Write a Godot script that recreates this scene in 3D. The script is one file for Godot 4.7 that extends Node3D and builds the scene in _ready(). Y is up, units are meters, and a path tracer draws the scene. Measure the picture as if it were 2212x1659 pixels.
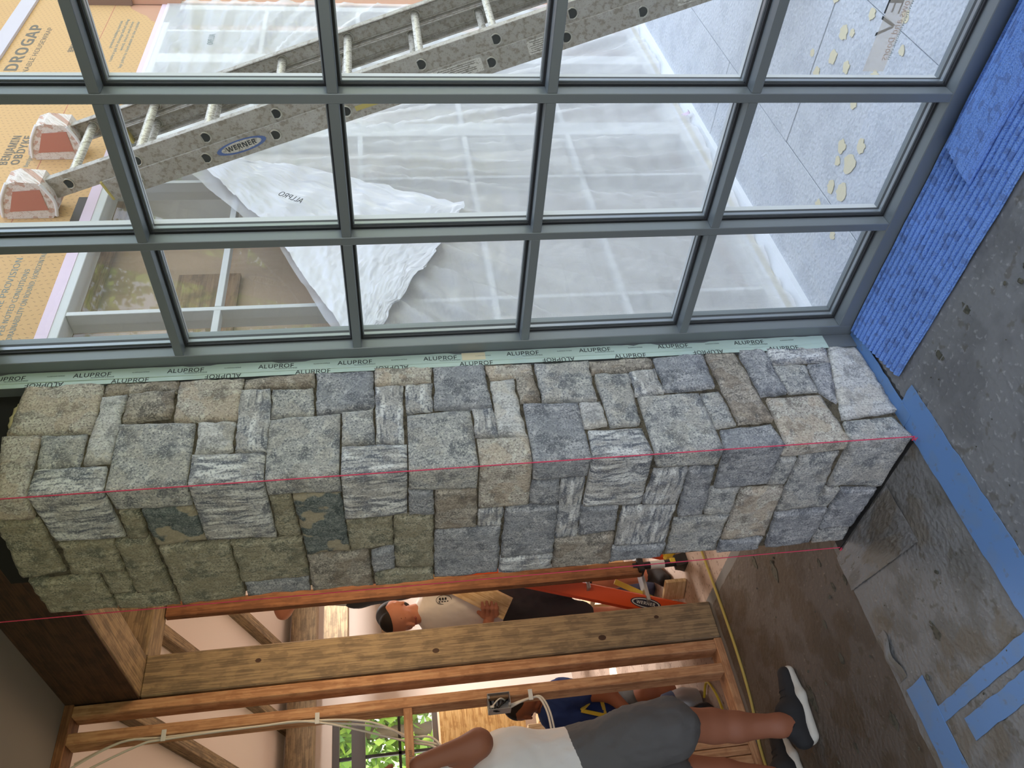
extends Node3D
# A stone pier under construction beside a big metal window; the photograph was taken with the camera turned on its side.
# Metres, y up. x runs along the window, -z leads out through it. All places below are measured in the room.

var mats := {}
var rng := RandomNumberGenerator.new()
var taken := {}
var nz := FastNoiseLite.new()

func _ready():
	rng.seed = 7
	nz.seed = 11; nz.noise_type = FastNoiseLite.TYPE_SIMPLEX_SMOOTH; nz.frequency = 1.0; nz.fractal_octaves = 3
	camera_and_light()
	make_materials()
	shell()
	big_window()
	stone_pier()
	courtyard()
	wing_window()
	plastic_sheet()
	extension_ladder()
	floor_things()
	framing()
	back_room()
	people()
	trees()

func camera_and_light():
	var cam := Camera3D.new()
	cam.name = "camera"
	cam.fov = 51.222
	cam.transform = Transform3D(Basis(Vector3(0.0696, -0.98797, 0.1381), Vector3(0.68615, -0.05308, -0.72552), Vector3(0.72413, 0.14526, 0.6742)).orthonormalized(), Vector3(0, 1.55, 0))
	cam.near = 0.05
	cam.far = 200.0
	add_child(cam)
	cam.current = true
	var sky_mat := ProceduralSkyMaterial.new()
	sky_mat.sky_top_color = Color(0.75, 0.815, 0.92)
	sky_mat.sky_horizon_color = Color(0.97, 0.958, 0.95)
	sky_mat.ground_bottom_color = Color(0.30, 0.29, 0.27)
	sky_mat.ground_horizon_color = Color(0.62, 0.63, 0.62)
	sky_mat.sky_energy_multiplier = 1.0
	var sky := Sky.new()
	sky.sky_material = sky_mat
	var env := Environment.new()
	env.background_mode = Environment.BG_SKY
	env.sky = sky
	env.background_energy_multiplier = 3.5
	env.ambient_light_source = Environment.AMBIENT_SOURCE_SKY
	env.tonemap_mode = Environment.TONE_MAPPER_LINEAR
	env.tonemap_exposure = 1.0
	env.sdfgi_enabled = true
	env.ssao_enabled = true
	env.ssil_enabled = true
	var we := WorldEnvironment.new()
	we.name = "world"
	we.environment = env
	add_child(we)
	# the sun stands behind the building: the courtyard lies in its shade, the trees beyond are sunlit
	var sun := DirectionalLight3D.new()
	sun.name = "sun"
	sun.light_energy = 6.5
	sun.light_color = Color(1.0, 0.95, 0.86)
	sun.light_angular_distance = 0.6
	sun.shadow_enabled = true
	add_child(sun)
	sun.look_at_from_position(Vector3.ZERO, Vector3(0.62, -0.70, -0.32), Vector3.UP)

# ---------------------------------------------------------------- helpers
func numbered(called: String) -> String:
	var n: int = taken.get(called, 0)
	taken[called] = n + 1
	return called if n == 0 else "%s_%03d" % [called, n]

func thing(called, label, category, group = "", at = Vector3.ZERO) -> Node3D:
	var o := Node3D.new()
	o.name = numbered(called)
	add_child(o)
	o.position = at
	o.set_meta("label", label)
	o.set_meta("category", category)
	if group != "": o.set_meta("group", group)
	return o

func tag(o, label, category, group = ""):
	o.set_meta("label", label)
	o.set_meta("category", category)
	if group != "": o.set_meta("group", group)
	return o

func struct_node(called, label, category) -> Node3D:
	var o := thing(called, label, category)
	o.set_meta("kind", "structure")
	return o

func S() -> SurfaceTool:
	var s := SurfaceTool.new()
	s.begin(Mesh.PRIMITIVE_TRIANGLES)
	s.set_smooth_group(-1)
	return s

func V(s: SurfaceTool, p: Vector3, uv: Vector2):
	s.set_uv(uv)
	s.add_vertex(p)

# names repeat within a thing as stone, stone_001 ...
func obj(called: String, s: SurfaceTool, m, parent = null) -> MeshInstance3D:
	s.generate_normals()
	s.generate_tangents()
	return put(called, s.commit(), m, parent)

func put(called: String, mesh, m, parent = null) -> MeshInstance3D:
	var o := MeshInstance3D.new()
	o.mesh = mesh
	o.material_override = mats[m] if m is String else m
	if parent == null:
		o.name = numbered(called)
		add_child(o)
	else:
		var d: Dictionary = parent.get_meta("part_names", {})
		var n: int = d.get(called, 0)
		d[called] = n + 1
		parent.set_meta("part_names", d)
		o.name = called if n == 0 else "%s_%03d" % [called, n]
		parent.add_child(o, true)
	return o

# a triangle or quad of a convex body, turned so that it faces away from mid
func tri_out(s, a, b, c, mid, ua, ub, uc):
	if (b - a).cross(c - a).dot((a + b + c) / 3.0 - mid) > 0.0:
		V(s, a, ua); V(s, c, uc); V(s, b, ub)
	else:
		V(s, a, ua); V(s, b, ub); V(s, c, uc)

# box with chamfered edges; the texture's v runs along its longest side
func box(s: SurfaceTool, c: Vector3, size: Vector3, bevel := 0.0, basis := Basis.IDENTITY):
	var h := size * 0.5
	var b: float = min(bevel, min(h.x, min(h.y, h.z)) * 0.9)
	var ax := 0
	if size.y > size.x: ax = 1
	if size.z > size[ax]: ax = 2
	var off := Vector2(rng.randf(), rng.randf())
	var vert := func(sx, sy, sz, f):
		var p := Vector3(sx * (h.x - (0.0 if f == 0 else b)), sy * (h.y - (0.0 if f == 1 else b)), sz * (h.z - (0.0 if f == 2 else b)))
		return p
	var uvf := func(p: Vector3, f: int) -> Vector2:
		var i := 0 if f != 0 else 1
		var j := 2 if f != 2 else 1
		var vi := j
		if i == ax: vi = i
		var ui := i if vi == j else j
		return Vector2(p[ui], p[vi]) + off
	var emit := func(pts: Array, f: int):
		for k in range(1, pts.size() - 1):
			tri_out(s, c + basis * pts[0], c + basis * pts[k], c + basis * pts[k + 1], c, uvf.call(pts[0], f), uvf.call(pts[k], f), uvf.call(pts[k + 1], f))
	for f in 3:
		for sg in [-1.0, 1.0]:
			var q := []
			for e in [[-1, -1], [1, -1], [1, 1], [-1, 1]]:
				var v := [0.0, 0.0, 0.0]
				v[f] = sg; v[(f + 1) % 3] = float(e[0]); v[(f + 2) % 3] = float(e[1])
				q.append(vert.call(v[0], v[1], v[2], f))
			emit.call(q, f)
	if b > 0.0:
		for f in 3:
			var g := (f + 1) % 3
			var k := (f + 2) % 3
			for sf in [-1.0, 1.0]:
				for sg in [-1.0, 1.0]:
					var q := []
					for e in [[-1.0, f], [1.0, f], [1.0, g], [-1.0, g]]:
						var v := [0.0, 0.0, 0.0]
						v[f] = sf; v[g] = sg; v[k] = e[0]
						q.append(vert.call(v[0], v[1], v[2], e[1]))
					emit.call(q, f)
		for sx in [-1.0, 1.0]:
			for sy in [-1.0, 1.0]:
				for sz in [-1.0, 1.0]:
					emit.call([vert.call(sx, sy, sz, 0), vert.call(sx, sy, sz, 1), vert.call(sx, sy, sz, 2)], 0)

func bx(called, lo: Vector3, hi: Vector3, m, parent = null, bevel := 0.0) -> MeshInstance3D:
	var s := S()
	var a := Vector3(min(lo.x, hi.x), min(lo.y, hi.y), min(lo.z, hi.z))
	var b := Vector3(max(lo.x, hi.x), max(lo.y, hi.y), max(lo.z, hi.z))
	box(s, (a + b) * 0.5, b - a, bevel)
	return obj(called, s, m, parent)

# a thin pane of glass: one sheet across the box's two longer sides
func glass(called, lo: Vector3, hi: Vector3, m, parent) -> MeshInstance3D:
	var s := S()
	var c := (lo + hi) * 0.5
	var a := Vector3(c.x, lo.y, lo.z); var b := Vector3(c.x, hi.y, hi.z)
	var across := hi.x - lo.x < hi.z - lo.z
	if not across:
		a = Vector3(lo.x, lo.y, c.z); b = Vector3(hi.x, hi.y, c.z)
	sheet(s, 1, 1, func(u, v): return [Vector3(a.x if across else lerp(a.x, b.x, u), lerp(b.y, a.y, v), lerp(b.z, a.z, u) if across else a.z), Vector2(u, v)])
	return obj(called, s, m, parent)

# a board from p to q: width w across, thickness t along the given normal
func board(s: SurfaceTool, p: Vector3, q: Vector3, w: float, t: float, normal: Vector3, bevel := 0.002):
	var y := (q - p).normalized()
	var x := y.cross(normal).normalized()
	var z := x.cross(y).normalized()
	box(s, (p + q) * 0.5, Vector3(w, p.distance_to(q), t), bevel, Basis(x, y, z))

func tube(s: SurfaceTool, pts: Array, r, sides := 8):
	s.set_smooth_group(0)
	var n := pts.size()
	var rings := []
	var up := Vector3(0.31, 0.87, 0.38)
	var len := 0.0
	for i in n:
		var d: Vector3 = (pts[min(i + 1, n - 1)] - pts[max(i - 1, 0)]).normalized()
		var x := d.cross(up).normalized()
		if i > 0: x = (rings[i - 1][2] - d * rings[i - 1][2].dot(d)).normalized()
		var y := d.cross(x)
		var rr: float = r[i] if r is Array else r
		var ring := []
		for k in sides:
			var a := TAU * k / sides
			ring.append(pts[i] + (x * cos(a) + y * sin(a)) * rr)
		if i > 0: len += pts[i].distance_to(pts[i - 1])
		rings.append([ring, len, x])
	for i in n - 1:
		for k in sides:
			var k2 := (k + 1) % sides
			var a: Vector3 = rings[i][0][k]; var b: Vector3 = rings[i][0][k2]
			var c: Vector3 = rings[i + 1][0][k2]; var d: Vector3 = rings[i + 1][0][k]
			var u0 := float(k) / sides; var u1 := float(k + 1) / sides
			var v0: float = rings[i][1]; var v1: float = rings[i + 1][1]
			V(s, a, Vector2(u0, v0)); V(s, b, Vector2(u1, v0)); V(s, c, Vector2(u1, v1))
			V(s, a, Vector2(u0, v0)); V(s, c, Vector2(u1, v1)); V(s, d, Vector2(u0, v1))
	s.set_smooth_group(-1)
	for e in [0, n - 1]:
		for k in sides:
			var a: Vector3 = rings[e][0][k]; var b: Vector3 = rings[e][0][(k + 1) % sides]
			if e == 0:
				V(s, pts[e], Vector2(0.5, 0.5)); V(s, b, Vector2(1, 0)); V(s, a, Vector2(0, 0))
			else:
				V(s, pts[e], Vector2(0.5, 0.5)); V(s, a, Vector2(0, 0)); V(s, b, Vector2(1, 0))

func smooth_path(pts: Array, steps := 6) -> Array:
	var c := Curve3D.new()
	for i in pts.size():
		var t: Vector3 = (pts[min(i + 1, pts.size() - 1)] - pts[max(i - 1, 0)]) / 6.0
		c.add_point(pts[i], -t, t)
	var out := []
	for i in pts.size() - 1:
		for k in steps:
			out.append(c.sample(i, float(k) / steps))
	out.append(pts[-1])
	return out

# a flat outline pushed out by depth; xf maps (x, y) of the outline and z = depth into the scene
func extrude(s: SurfaceTool, poly: PackedVector2Array, depth: float, xf: Transform3D):
	if Geometry2D.is_polygon_clockwise(poly):
		poly.reverse()
	var idx := Geometry2D.triangulate_polygon(poly)
	var flip: bool = xf.basis.determinant() < 0.0
	var face := func(a: Vector3, b: Vector3, c: Vector3, n: Vector3, uvs: Array):
		if (b - a).cross(c - a).dot(n) > 0.0:
			V(s, xf * a, uvs[0]); V(s, xf * (b if flip else c), uvs[1] if flip else uvs[2]); V(s, xf * (c if flip else b), uvs[2] if flip else uvs[1])
		else:
			V(s, xf * a, uvs[0]); V(s, xf * (c if flip else b), uvs[2] if flip else uvs[1]); V(s, xf * (b if flip else c), uvs[1] if flip else uvs[2])
	for k in range(0, idx.size(), 3):
		var p := [poly[idx[k]], poly[idx[k + 1]], poly[idx[k + 2]]]
		face.call(Vector3(p[0].x, p[0].y, depth), Vector3(p[1].x, p[1].y, depth), Vector3(p[2].x, p[2].y, depth), Vector3(0, 0, 1), p)
		face.call(Vector3(p[0].x, p[0].y, 0), Vector3(p[1].x, p[1].y, 0), Vector3(p[2].x, p[2].y, 0), Vector3(0, 0, -1), p)
	var n := poly.size()
	for i in n:
		var a := poly[i]
		var b := poly[(i + 1) % n]
		var nn := Vector3(b.y - a.y, a.x - b.x, 0)
		face.call(Vector3(a.x, a.y, 0), Vector3(b.x, b.y, 0), Vector3(b.x, b.y, depth), nn, [a, b, b + Vector2(0, depth)])
		face.call(Vector3(a.x, a.y, 0), Vector3(b.x, b.y, depth), Vector3(a.x, a.y, depth), nn, [a, b + Vector2(0, depth), a + Vector2(0, depth)])

# a sheet: fn(i / nu, j / nv) gives [place, uv]; thickness is added behind it, along back
func sheet(s: SurfaceTool, nu: int, nv: int, fn: Callable, back := Vector3.ZERO):
	s.set_smooth_group(0)
	var g := []
	for i in nu + 1:
		var row := []
		for j in nv + 1:
			row.append(fn.call(float(i) / nu, float(j) / nv))
		g.append(row)
	for i in nu:
		for j in nv:
			var a = g[i][j]; var b = g[i + 1][j]; var c = g[i + 1][j + 1]; var d = g[i][j + 1]
			for q in [[a, b, c], [a, c, d]]:
				for k in 3: V(s, q[k][0], q[k][1])
	if back != Vector3.ZERO:
		s.set_smooth_group(1)
		for i in nu:
			for j in nv:
				var a = g[i][j]; var b = g[i + 1][j]; var c = g[i + 1][j + 1]; var d = g[i][j + 1]
				for q in [[a, c, b], [a, d, c]]:
					for k in 3: V(s, q[k][0] + back, q[k][1])
		s.set_smooth_group(-1)
		var rim := []
		for i in nu: rim.append([g[i + 1][0], g[i][0]])
		for j in nv: rim.append([g[nu][j + 1], g[nu][j]])
		for i in nu: rim.append([g[i][nv], g[i + 1][nv]])
		for j in nv: rim.append([g[0][j], g[0][j + 1]])
		for e in rim:
			var a: Vector3 = e[0][0]; var b: Vector3 = e[1][0]
			V(s, a, e[0][1]); V(s, b, e[1][1]); V(s, b + back, e[1][1])
			V(s, a, e[0][1]); V(s, b + back, e[1][1]); V(s, a + back, e[0][1])

# lettering: xf's x is the reading direction, y the letters' up, z out of the surface
func letters(s: SurfaceTool, text: String, height: float, xf: Transform3D, bold := false, serif := false, width := 0.0, depth := 0.0006):
	var t := TextMesh.new()
	var f := SystemFont.new()
	f.font_names = PackedStringArray(["Droid Serif" if serif else "Droid Sans"])
	f.font_weight = 700 if bold else 400
	t.font = f
	t.text = text
	t.font_size = 32
	t.curve_step = 2.0
	t.depth = 0.05
	t.pixel_size = 0.01
	var bb := t.get_aabb()
	if bb.size.x <= 0.0: return
	var k := height / 0.235
	var kx: float = k if width <= 0.0 else width / bb.size.x
	s.append_from(t, 0, xf * Transform3D(Basis.from_scale(Vector3(kx, k, depth / 0.05)), Vector3(0, 0, depth * 0.5)))

func text_obj(called, text, height, xf, m, parent, bold := false, serif := false, width := 0.0) -> MeshInstance3D:
	var s := SurfaceTool.new()
	letters(s, text, height, xf, bold, serif, width)
	return put(called, s.commit(), m, parent)

# axes of a surface to write on
func facing(at: Vector3, reading: Vector3, up: Vector3) -> Transform3D:
	return Transform3D(Basis(reading.normalized(), up.normalized(), reading.normalized().cross(up.normalized())), at)
# ---------------------------------------------------------------- materials
func nimg(w: int, h: int, freq: float, sd: int, oct := 3, type := FastNoiseLite.TYPE_SIMPLEX_SMOOTH) -> PackedByteArray:
	var n := FastNoiseLite.new()
	n.noise_type = type
	n.seed = sd
	n.frequency = freq
	n.fractal_octaves = oct
	var im := n.get_seamless_image(w, h)
	im.convert(Image.FORMAT_L8)
	return im.get_data()

# noise drawn out along v by k
func nstreak(w: int, h: int, freq: float, sd: int, k: int, oct := 3) -> PackedByteArray:
	var n := FastNoiseLite.new()
	n.noise_type = FastNoiseLite.TYPE_SIMPLEX_SMOOTH
	n.seed = sd
	n.frequency = freq
	n.fractal_octaves = oct
	var im := n.get_seamless_image(w, h / k)
	im.convert(Image.FORMAT_L8)
	im.resize(w, h, Image.INTERPOLATE_CUBIC)
	return im.get_data()

# layers: [noise bytes, from, to, colour, strength]
func mixed(w: int, h: int, base: Color, layers: Array) -> ImageTexture:
	var out := PackedByteArray()
	out.resize(w * h * 3)
	var n := w * h
	var R := PackedFloat32Array(); var G := PackedFloat32Array(); var B := PackedFloat32Array()
	R.resize(n); G.resize(n); B.resize(n)
	R.fill(base.r); G.fill(base.g); B.fill(base.b)
	for l in layers:
		var d: PackedByteArray = l[0]
		var lut := PackedFloat32Array()
		lut.resize(256)
		for i in 256: lut[i] = smoothstep(l[1], l[2], i / 255.0) * l[4]
		var c: Color = l[3]
		for i in n:
			var t := lut[d[i]]
			if t > 0.0:
				R[i] += (c.r - R[i]) * t
				G[i] += (c.g - G[i]) * t
				B[i] += (c.b - B[i]) * t
	for i in n:
		out[i * 3] = int(clampf(R[i], 0, 1) * 255); out[i * 3 + 1] = int(clampf(G[i], 0, 1) * 255); out[i * 3 + 2] = int(clampf(B[i], 0, 1) * 255)
	var im := Image.create_from_data(w, h, false, Image.FORMAT_RGB8, out)
	im.generate_mipmaps()
	return ImageTexture.create_from_image(im)

func bump(w: int, h: int, d: PackedByteArray, k: float) -> ImageTexture:
	var im := Image.create_from_data(w, h, false, Image.FORMAT_L8, d)
	im.convert(Image.FORMAT_RGBA8)
	im.bump_map_to_normal_map(k)
	return ImageTexture.create_from_image(im)

func c8(r: int, g: int, b: int, a := 1.0) -> Color:
	return Color(r / 255.0, g / 255.0, b / 255.0, a)

func mk(called: String, col: Color, rough := 0.8, metal := 0.0) -> StandardMaterial3D:
	var m := StandardMaterial3D.new()
	m.albedo_color = col
	m.roughness = rough
	m.metallic = metal
	mats[called] = m
	return m

func mkt(called: String, tex: Texture2D, scale: Vector2, rough := 0.85, normal: Texture2D = null, strength := 1.0, tri := false) -> StandardMaterial3D:
	var m := mk(called, Color.WHITE, rough)
	m.albedo_texture = tex
	m.uv1_scale = Vector3(scale.x, scale.y, scale.x)
	if normal:
		m.normal_enabled = true
		m.normal_texture = normal
		m.normal_scale = strength
	if tri:
		m.uv1_triplanar = true
		m.uv1_world_triplanar = true
	return m

func make_materials():
	var N := 320
	var fine := nimg(N, N, 0.16, 3, 3)
	var fine2 := nimg(N, N, 0.11, 9, 4)
	var mid := nimg(N, N, 0.035, 5, 4)
	var coarse := nimg(N, N, 0.012, 21, 4)
	var coarse2 := nimg(N, N, 0.009, 33, 3)
	var streak := nstreak(N, N, 0.07, 6, 8, 3)
	var streak2 := nstreak(N, N, 0.03, 16, 5, 4)
	var stone_bump := bump(N, N, fine2, 5.0)
	var ss := Vector2(2.9, 2.9)
	var stone := func(called, base, dark, light, st, patch, patch_k):
		mkt(called, mixed(N, N, base, [[coarse, 0.5, 0.8, dark, 0.55], [mid, 0.52, 0.75, light, 0.45], [streak, 0.5, 0.75, dark, st], [streak2, 0.55, 0.8, light, st], [fine2, 0.56, 0.72, dark, 0.6], [fine, 0.60, 0.76, light, 0.7], [coarse2, 0.52, 0.62, patch, patch_k]]), ss, 0.85, stone_bump, 0.45)
	stone.call("stone0", c8(175, 174, 171), c8(86, 90, 95), c8(245, 243, 231), 0.15, c8(187, 175, 157), 0.2)
	stone.call("stone1", c8(159, 160, 162), c8(84, 87, 93), c8(231, 229, 226), 0.2, c8(128, 132, 138), 0.3)
	stone.call("stone2", c8(194, 184, 171), c8(107, 100, 93), c8(245, 245, 229), 0.15, c8(201, 175, 145), 0.3)
	stone.call("stone3", c8(182, 181, 179), c8(98, 102, 111), c8(245, 245, 241), 0.85, c8(175, 163, 146), 0.2)
	stone.call("stone4", c8(208, 205, 200), c8(126, 126, 126), c8(245, 245, 239), 0.3, c8(217, 203, 180), 0.25)
	stone.call("stone5", c8(107, 115, 113), c8(60, 70, 70), c8(175, 177, 170), 0.2, c8(196, 177, 145), 0.7)
	stone.call("stone6", c8(160, 152, 130), c8(81, 86, 77), c8(217, 210, 187), 0.2, c8(140, 131, 107), 0.35)
	stone.call("stone7", c8(163, 155, 143), c8(88, 84, 79), c8(234, 223, 205), 0.25, c8(138, 121, 102), 0.35)
	mkt("mortar", mixed(N, N, c8(98, 90, 74), [[mid, 0.45, 0.7, c8(60, 55, 46), 0.7], [fine, 0.6, 0.75, c8(140, 130, 112), 0.5]]), Vector2(3, 3), 0.95, stone_bump, 1.0)
	# wood: v runs with the grain
	var grain := nstreak(N, N * 2, 0.09, 41, 16, 4)
	var grain2 := nstreak(N, N * 2, 0.022, 42, 10, 4)
	var blot := nimg(N, N * 2, 0.014, 44, 4)
	var wood_bump := bump(N, N * 2, grain, 2.0)
	var wood := func(called, base, dark, light, k, rough):
		mkt(called, mixed(N, N * 2, base, [[grain2, 0.45, 0.8, dark, 0.6], [grain, 0.5, 0.72, dark, k], [grain, 0.5, 0.28, light, 0.35], [blot, 0.55, 0.75, dark, 0.45], [blot, 0.42, 0.25, light, 0.3]]), Vector2(3.2, 0.9), rough, wood_bump, 0.5)
	wood.call("timber", c8(150, 130, 102), c8(104, 90, 72), c8(182, 160, 122), 0.5, 0.75)
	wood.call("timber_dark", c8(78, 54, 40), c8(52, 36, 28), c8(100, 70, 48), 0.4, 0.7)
	wood.call("stud", c8(196, 148, 108), c8(156, 110, 76), c8(216, 176, 134), 0.35, 0.75)
	wood.call("prop", c8(146, 98, 66), c8(108, 70, 46), c8(170, 122, 84), 0.35, 0.7)
	wood.call("pine", c8(222, 194, 148), c8(186, 150, 104), c8(238, 216, 176), 0.3, 0.7)
	wood.call("plywood", c8(216, 176, 110), c8(166, 118, 62), c8(236, 204, 146), 0.45, 0.6)
	wood.call("board_brown", c8(150, 116, 84), c8(110, 82, 60), c8(170, 136, 100), 0.3, 0.7)
	# plain things
	mk("frame", c8(126, 132, 134), 0.42, 0.35)
	mk("frame_pale", c8(208, 209, 207), 0.45, 0.0)
	mk("gasket", c8(34, 35, 38), 0.6)
	mk("spacer", c8(150, 156, 162), 0.3, 0.6)
	mk("film", c8(190, 210, 200), 0.35)
	mk("ink", c8(28, 30, 32), 0.6)
	mk("ink_grey", c8(120, 134, 130), 0.6)
	mk("ink_brown", c8(112, 104, 92), 0.8)
	mk("ink_rust", c8(176, 120, 88), 0.8)
	mk("string", c8(226, 72, 104), 0.7)
	mk("black", c8(24, 24, 26), 0.5)
	mk("void", c8(30, 28, 26), 0.95)  # near-black that paints the shade inside gaps and hollows
	mk("foam", c8(196, 184, 140), 0.95)
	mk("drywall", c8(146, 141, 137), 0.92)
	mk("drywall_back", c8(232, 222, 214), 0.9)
	mk("beige", c8(190, 162, 134), 0.9)
	mk("pink_tape", c8(222, 200, 214), 0.45)
	mk("lavender", c8(200, 194, 202), 0.7)
	mk("sill_white", c8(240, 242, 244), 0.4)
	mk("sheathing", c8(196, 148, 120), 0.8)
	mk("brown_panel", c8(128, 98, 82), 0.8)
	mk("tape_black", c8(70, 60, 54), 0.5)
	mk("silver", c8(198, 206, 210), 0.4, 0.4)
	mk("pale_board", c8(178, 170, 160), 0.9)
	mk("spot", c8(226, 214, 180), 0.9)
	mk("metal_box", c8(170, 174, 178), 0.35, 0.7)
	mk("cable", c8(222, 216, 204), 0.5)
	mk("yellow", c8(222, 196, 60), 0.5)
	mk("yellow_cord", c8(188, 168, 88), 0.6)
	mk("orange", c8(220, 82, 26), 0.45)
	mk("skin", c8(196, 132, 104), 0.6)
	mk("skin_dark", c8(148, 92, 66), 0.6)
	mk("lips", c8(170, 96, 84), 0.5)
	mk("hair", c8(34, 28, 26), 0.8)
	mk("white_cloth", c8(228, 224, 220), 0.9)
	mk("denim", c8(84, 98, 130), 0.9)
	mk("blue_shirt", c8(34, 58, 118), 0.9)
	mk("grey_cloth", c8(92, 90, 90), 0.92)
	mk("charcoal_cloth", c8(58, 58, 62), 0.92)
	mk("shoe_black", c8(36, 35, 36), 0.8)
	mk("shoe_sole", c8(206, 202, 190), 0.7)
	mk("sock", c8(20, 20, 22), 0.95)
	mk("label_white", c8(214, 216, 214), 0.5)
	mk("logo_blue", c8(74, 98, 152), 0.5)
	mk("logo_navy", c8(34, 36, 56), 0.5)
	mk("teal", c8(76, 128, 122), 0.6)
	mk("red_pad", c8(186, 118, 98), 0.85)
	mk("ring", c8(190, 184, 168), 0.3, 0.8)
	for a in [["glass", 0.06], ["glass_wing", 0.05]]:
		var g := mk(a[0], Color(0.92, 0.97, 0.95, a[1]), 0.02)
		g.transparency = BaseMaterial3D.TRANSPARENCY_ALPHA
		g.metallic_specular = 0.6
	var st := mk("sticker", Color(0.95, 0.90, 0.82, 0.30), 0.5)
	st.transparency = BaseMaterial3D.TRANSPARENCY_ALPHA
	var pl := mk("plastic", Color(0.99, 0.985, 0.98, 0.45), 0.32)
	pl.transparency = BaseMaterial3D.TRANSPARENCY_ALPHA
	var pl2 := mk("plastic_double", Color(0.95, 0.95, 0.96, 0.9), 0.3)
	pl2.transparency = BaseMaterial3D.TRANSPARENCY_ALPHA
	# worn aluminium of the ladder, mortar on its mitts
	mkt("alu", mixed(N, N, c8(168, 160, 146), [[mid, 0.5, 0.75, c8(126, 114, 96), 0.6], [coarse, 0.5, 0.75, c8(186, 180, 170), 0.5], [fine2, 0.66, 0.76, c8(104, 94, 82), 0.45]]), Vector2(3, 3), 0.5).metallic = 0.2
	mkt("alu_bright", mixed(N, N, c8(216, 210, 196), [[mid, 0.55, 0.75, c8(150, 140, 122), 0.6], [fine2, 0.64, 0.72, c8(120, 108, 92), 0.6]]), Vector2(4, 4), 0.45).metallic = 0.4
	mkt("mitt", mixed(N, N, c8(226, 214, 204), [[coarse, 0.62, 0.70, c8(190, 140, 118), 0.7], [mid, 0.55, 0.7, c8(196, 176, 160), 0.5]]), Vector2(6, 6), 0.9, stone_bump, 0.8)
	# floors
	mkt("terrace", mixed(N, N, c8(206, 208, 211), [[coarse, 0.45, 0.75, c8(192, 195, 199), 0.7], [fine2, 0.62, 0.72, c8(178, 181, 185), 0.4], [fine, 0.66, 0.75, c8(228, 229, 230), 0.5]]), Vector2(1.3, 1.3), 0.8, stone_bump, 0.25)
	mkt("floor_grey", mixed(N, N, c8(134, 132, 129), [[coarse, 0.48, 0.72, c8(108, 104, 97), 0.6], [mid, 0.72, 0.8, c8(100, 94, 82), 0.6], [fine2, 0.77, 0.85, c8(182, 178, 170), 0.4], [coarse2, 0.55, 0.7, c8(120, 108, 90), 0.5]]), Vector2(1.1, 1.1), 0.88, stone_bump, 0.3)
	mkt("floor_brown", mixed(N, N, c8(104, 94, 84), [[coarse, 0.5, 0.7, c8(86, 75, 62), 0.6], [mid, 0.70, 0.78, c8(86, 76, 60), 0.6], [fine2, 0.78, 0.86, c8(170, 160, 148), 0.4], [coarse2, 0.55, 0.68, c8(86, 70, 50), 0.5]]), Vector2(1.0, 1.0), 0.9, stone_bump, 0.3)
	mkt("floor_ribbed", mixed(N, N, c8(132, 131, 130), [[coarse, 0.48, 0.72, c8(116, 115, 114), 0.7], [mid, 0.72, 0.8, c8(108, 102, 92), 0.6], [fine2, 0.70, 0.78, c8(200, 198, 194), 0.4]]), Vector2(1.1, 1.1), 0.88, stone_bump, 0.12)
	mkt("subfloor", mixed(N, N, c8(186, 164, 148), [[coarse, 0.5, 0.72, c8(160, 138, 122), 0.7], [fine2, 0.7, 0.76, c8(110, 92, 80), 0.6]]), Vector2(0.8, 0.8), 0.85)
	mkt("concrete", mixed(N, N, c8(128, 126, 122), [[coarse, 0.45, 0.75, c8(108, 106, 102), 0.7]]), Vector2(0.6, 0.6), 0.9)
	mkt("blue_mat", mixed(N, N, c8(124, 164, 234), [[fine2, 0.56, 0.68, c8(86, 126, 204), 0.8], [fine, 0.62, 0.74, c8(150, 178, 222), 0.8], [coarse, 0.6, 0.75, c8(98, 120, 172), 0.5]]), Vector2(5, 5), 0.95, stone_bump, 0.5)
	mkt("blue_tape", mixed(N, N, c8(106, 146, 198), [[coarse, 0.5, 0.75, c8(116, 146, 186), 0.6], [mid, 0.74, 0.84, c8(120, 128, 140), 0.5]]), Vector2(2, 2), 0.6)
	mkt("mortar_stain", mixed(N, N, c8(92, 88, 74), [[mid, 0.5, 0.7, c8(60, 58, 48), 0.7]]), Vector2(3, 3), 0.95)
	# foliage, bark, earth
	var lf := mkt("leaf", mixed(128, 128, c8(112, 150, 52), [[nimg(128, 128, 0.02, 51), 0.45, 0.7, c8(70, 110, 36), 0.8], [nimg(128, 128, 0.05, 52), 0.55, 0.7, c8(170, 196, 84), 0.7]]), Vector2(1, 1), 0.6)
	lf.backlight_enabled = true
	lf.backlight = Color(0.25, 0.35, 0.08)
	mk("bark", c8(92, 78, 64), 0.95)
	mkt("earth", mixed(128, 128, c8(128, 128, 96), [[nimg(128, 128, 0.03, 53), 0.45, 0.7, c8(96, 112, 66), 0.8]]), Vector2(0.3, 0.3), 0.95)
	mats["housewrap"] = housewrap_material(coarse2, N)

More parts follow.
